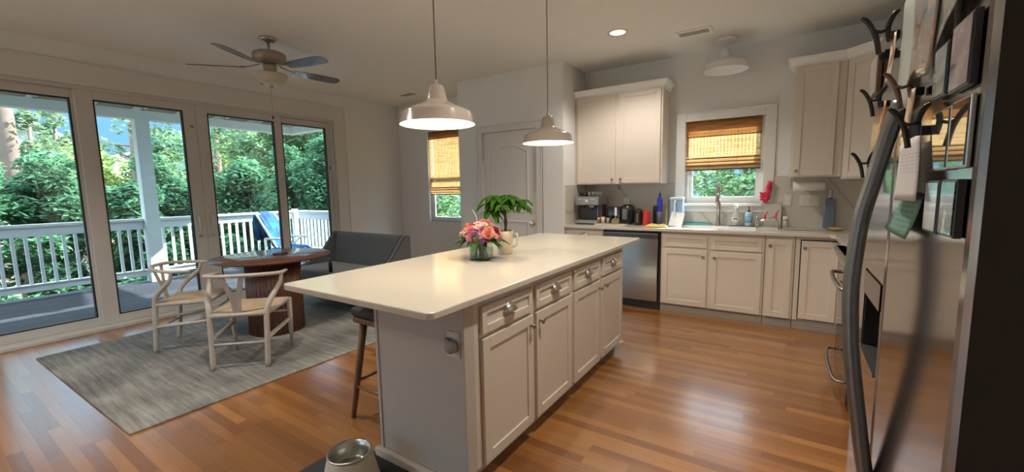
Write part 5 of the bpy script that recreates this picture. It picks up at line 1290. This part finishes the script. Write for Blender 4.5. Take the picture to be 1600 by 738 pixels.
for (x, y, h, rad, kd) in ((-41, 8.0, 7.6, 3.0, 'lime'), (-40, 12.6, 8.2, 3.4, 'mid'), (-29, 15.2, 7.8, 3.2, 'lime'), (-24, 12.0, 6.8, 2.6, 'mid'), (-44, 3.0, 7.6, 3.2, 'mid'), (-44, 17.5, 9, 4, 'lime'), (-43, -1.5, 8, 3.2, 'lime'), (-26, -2.5, 6.5, 2.6, 'mid'), (-30, 19.5, 9.5, 3.6, 'mid')):
    tree(kd, x, y, h, rad, {'lime': 'bright green tree in the sunny background beyond the deck', 'mid': 'mid green tree in the background beyond the deck'}[kd], 60+k, n=6500, size=.24, group={'lime': 'bright trees in the background', 'mid': 'mid green trees in the background'}[kd], crown_from=.25); k += 1
for (x, y, h, rad, kd, lb, n_, sz) in ((-18.0, 9.4, 10.5, 2.6, 'mid', 'large leafy tree filling the third patio pane', 14000, .15), (-14.6, 12.6, 9.5, 2.8, 'dark', 'dark leafy tree behind the far deck railing', 12000, .14), (-9.6, 11.4, 8.5, 2.5, 'mid', 'leafy tree behind the far deck railing, nearer the house', 14000, .12), (-17, 17, 12, 4, 'lime', 'tall sunlit tree behind the dark leafy tree', 12000, .2),
    (-6.0, 8.9, 5.9, 1.7, 'mid', 'leafy bush outside the small far window', 14000, .08), (-3.6, 12.6, 7.2, 2.3, 'lime', 'sunlit leafy tree outside between the two far windows', 12000, .1), (-2.2, 8.7, 5.4, 1.4, 'mid', 'leafy tree outside the sink window, left', 14000, .065), (.3, 8.9, 5.4, 1.4, 'lime', 'leafy tree outside the sink window, right', 14000, .065), (-.9, 11.6, 6.4, 1.9, 'mid', 'leafy tree outside the sink window, behind the other two', 14000, .09)):
    tree(kd, x, y, h, rad, lb, 80+k, n=n_, size=sz, group=None, crown_from=.12); k += 1

# ------------------------------------------------------------------ light
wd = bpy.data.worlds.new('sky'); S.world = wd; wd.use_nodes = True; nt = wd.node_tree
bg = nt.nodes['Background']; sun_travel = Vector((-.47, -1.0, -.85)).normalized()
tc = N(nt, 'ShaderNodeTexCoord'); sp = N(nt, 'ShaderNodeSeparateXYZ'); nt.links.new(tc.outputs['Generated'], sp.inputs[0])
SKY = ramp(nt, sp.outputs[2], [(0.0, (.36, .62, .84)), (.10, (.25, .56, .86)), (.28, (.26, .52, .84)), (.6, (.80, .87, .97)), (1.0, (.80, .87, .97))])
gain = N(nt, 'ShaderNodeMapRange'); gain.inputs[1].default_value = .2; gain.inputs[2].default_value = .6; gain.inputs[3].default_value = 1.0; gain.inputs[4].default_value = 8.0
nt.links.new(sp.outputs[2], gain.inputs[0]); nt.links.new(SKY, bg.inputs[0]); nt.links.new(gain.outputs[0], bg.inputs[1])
su = bpy.data.lights.new('sun', 'SUN'); su.energy = 16; su.angle = R(.8); su.color = (1, .95, .87); so = bpy.data.objects.new('sun', su); COL.objects.link(so)
so.rotation_euler = sun_travel.to_track_quat('-Z', 'Y').to_euler()
def light(name, kind, loc, energy, color=(1, .92, .82), size=.05, rot=None, spot=None, blend=.6):
    l = bpy.data.lights.new(name, kind); l.energy = energy; l.color = color
    if kind in ('POINT', 'SPOT'): l.shadow_soft_size = size
    if kind == 'SPOT': l.spot_size = spot; l.spot_blend = blend
    o = bpy.data.objects.new(name, l); COL.objects.link(o); o.location = loc
    if rot: o.rotation_euler = rot
    return o
light('pendant_light', 'POINT', (-1.62, 1.73, 1.775), 9, size=.035, color=(1, .84, .62))
light('pendant_light', 'POINT', (-1.62, 2.99, 1.775), 9, size=.035, color=(1, .84, .62))
light('recessed_spot', 'SPOT', (-1.45, 4.11, CZ-.02), 75, size=.07, spot=R(140))
# recessed lights added outside the frame to brighten the room
def added_can(x, y, label, e=95):
    r = empty('recessed_light', (x, y, CZ), 0, label, 'ceiling light')
    MB().lathe([(.075, -.001), (.075, -.006), (.098, -.006), (.10, -.001)], 32, cap=False).build('trim_ring', MATS['can_trim'], r)
    MB().lathe([(.001, -.003), (.076, -.003), (.076, -.0015), (.001, -.0015)], 32, cap=False).build('lens', can_m, r)
    light('recessed_spot', 'SPOT', (x, y, CZ-.02), e, size=.07, spot=R(140))
added_can(-.35, 1.9, 'added recessed fill light between island and range, above the frame', 125)
added_can(-.35, 3.3, 'added recessed fill light between island and range, nearer the sink') if 0 else None
added_can(-4.4, -1.0, 'added recessed fill light near the patio door, behind the viewer', 120)
added_can(-2.9, 1.2, 'added recessed fill light over the walkway left of the island, above the frame')
added_can(-2.2, -1.4, 'added recessed fill light behind the viewer, right', 40)
def portal(loc, rot, sx, sy):
    l = bpy.data.lights.new('window_portal', 'AREA'); l.shape = 'RECTANGLE'; l.size = sx; l.size_y = sy; l.energy = 1; l.cycles.is_portal = True
    o = bpy.data.objects.new('window_portal', l); COL.objects.link(o); o.location = loc; o.rotation_euler = rot
portal((LX-.2, (DY0+DY1)/2, DZ/2), (0, R(-90), 0), DZ, DY1-DY0)
portal(((W2[0]+W2[1])/2, YW+T+.02, (W2[2]+W2[3])/2), (R(-90), 0, 0), W2[1]-W2[0], W2[3]-W2[2])
portal(((W1[0]+W1[1])/2, YW+T+.02, (W1[2]+W1[3])/2), (R(-90), 0, 0), W1[1]-W1[0], W1[3]-W1[2])
portal(((bw[0]+bw[1])/2, YB-T-.02, (bw[2]+bw[3])/2), (R(90), 0, 0), bw[1]-bw[0], bw[3]-bw[2])

# ------------------------------------------------------------------ camera
cd = bpy.data.cameras.new('camera'); cam = bpy.data.objects.new('camera', cd); COL.objects.link(cam)
cd.sensor_fit = 'HORIZONTAL'; cd.sensor_width = 36; cd.lens = 650.9/1600*36; cd.clip_start = .02; cd.clip_end = 500
yaw, pitch, roll = .585204, .112241, .019017
fw = Vector((-math.sin(yaw)*math.cos(pitch), math.cos(yaw)*math.cos(pitch), -math.sin(pitch)))
rt0 = Vector((math.cos(yaw), math.sin(yaw), 0)); dn = fw.cross(rt0)
r2 = math.cos(roll)*rt0+math.sin(roll)*dn; d2v = -math.sin(roll)*rt0+math.cos(roll)*dn
Mx = Matrix((r2, -d2v, -fw)).transposed().to_4x4(); Mx.translation = Vector((0, 0, 1.37))
cam.matrix_world = Mx
S.camera = cam
S.view_settings.view_transform = 'Standard'; S.view_settings.look = 'None'; S.view_settings.gamma = 1; S.view_settings.use_curve_mapping = False
S.view_settings.exposure = 0.5
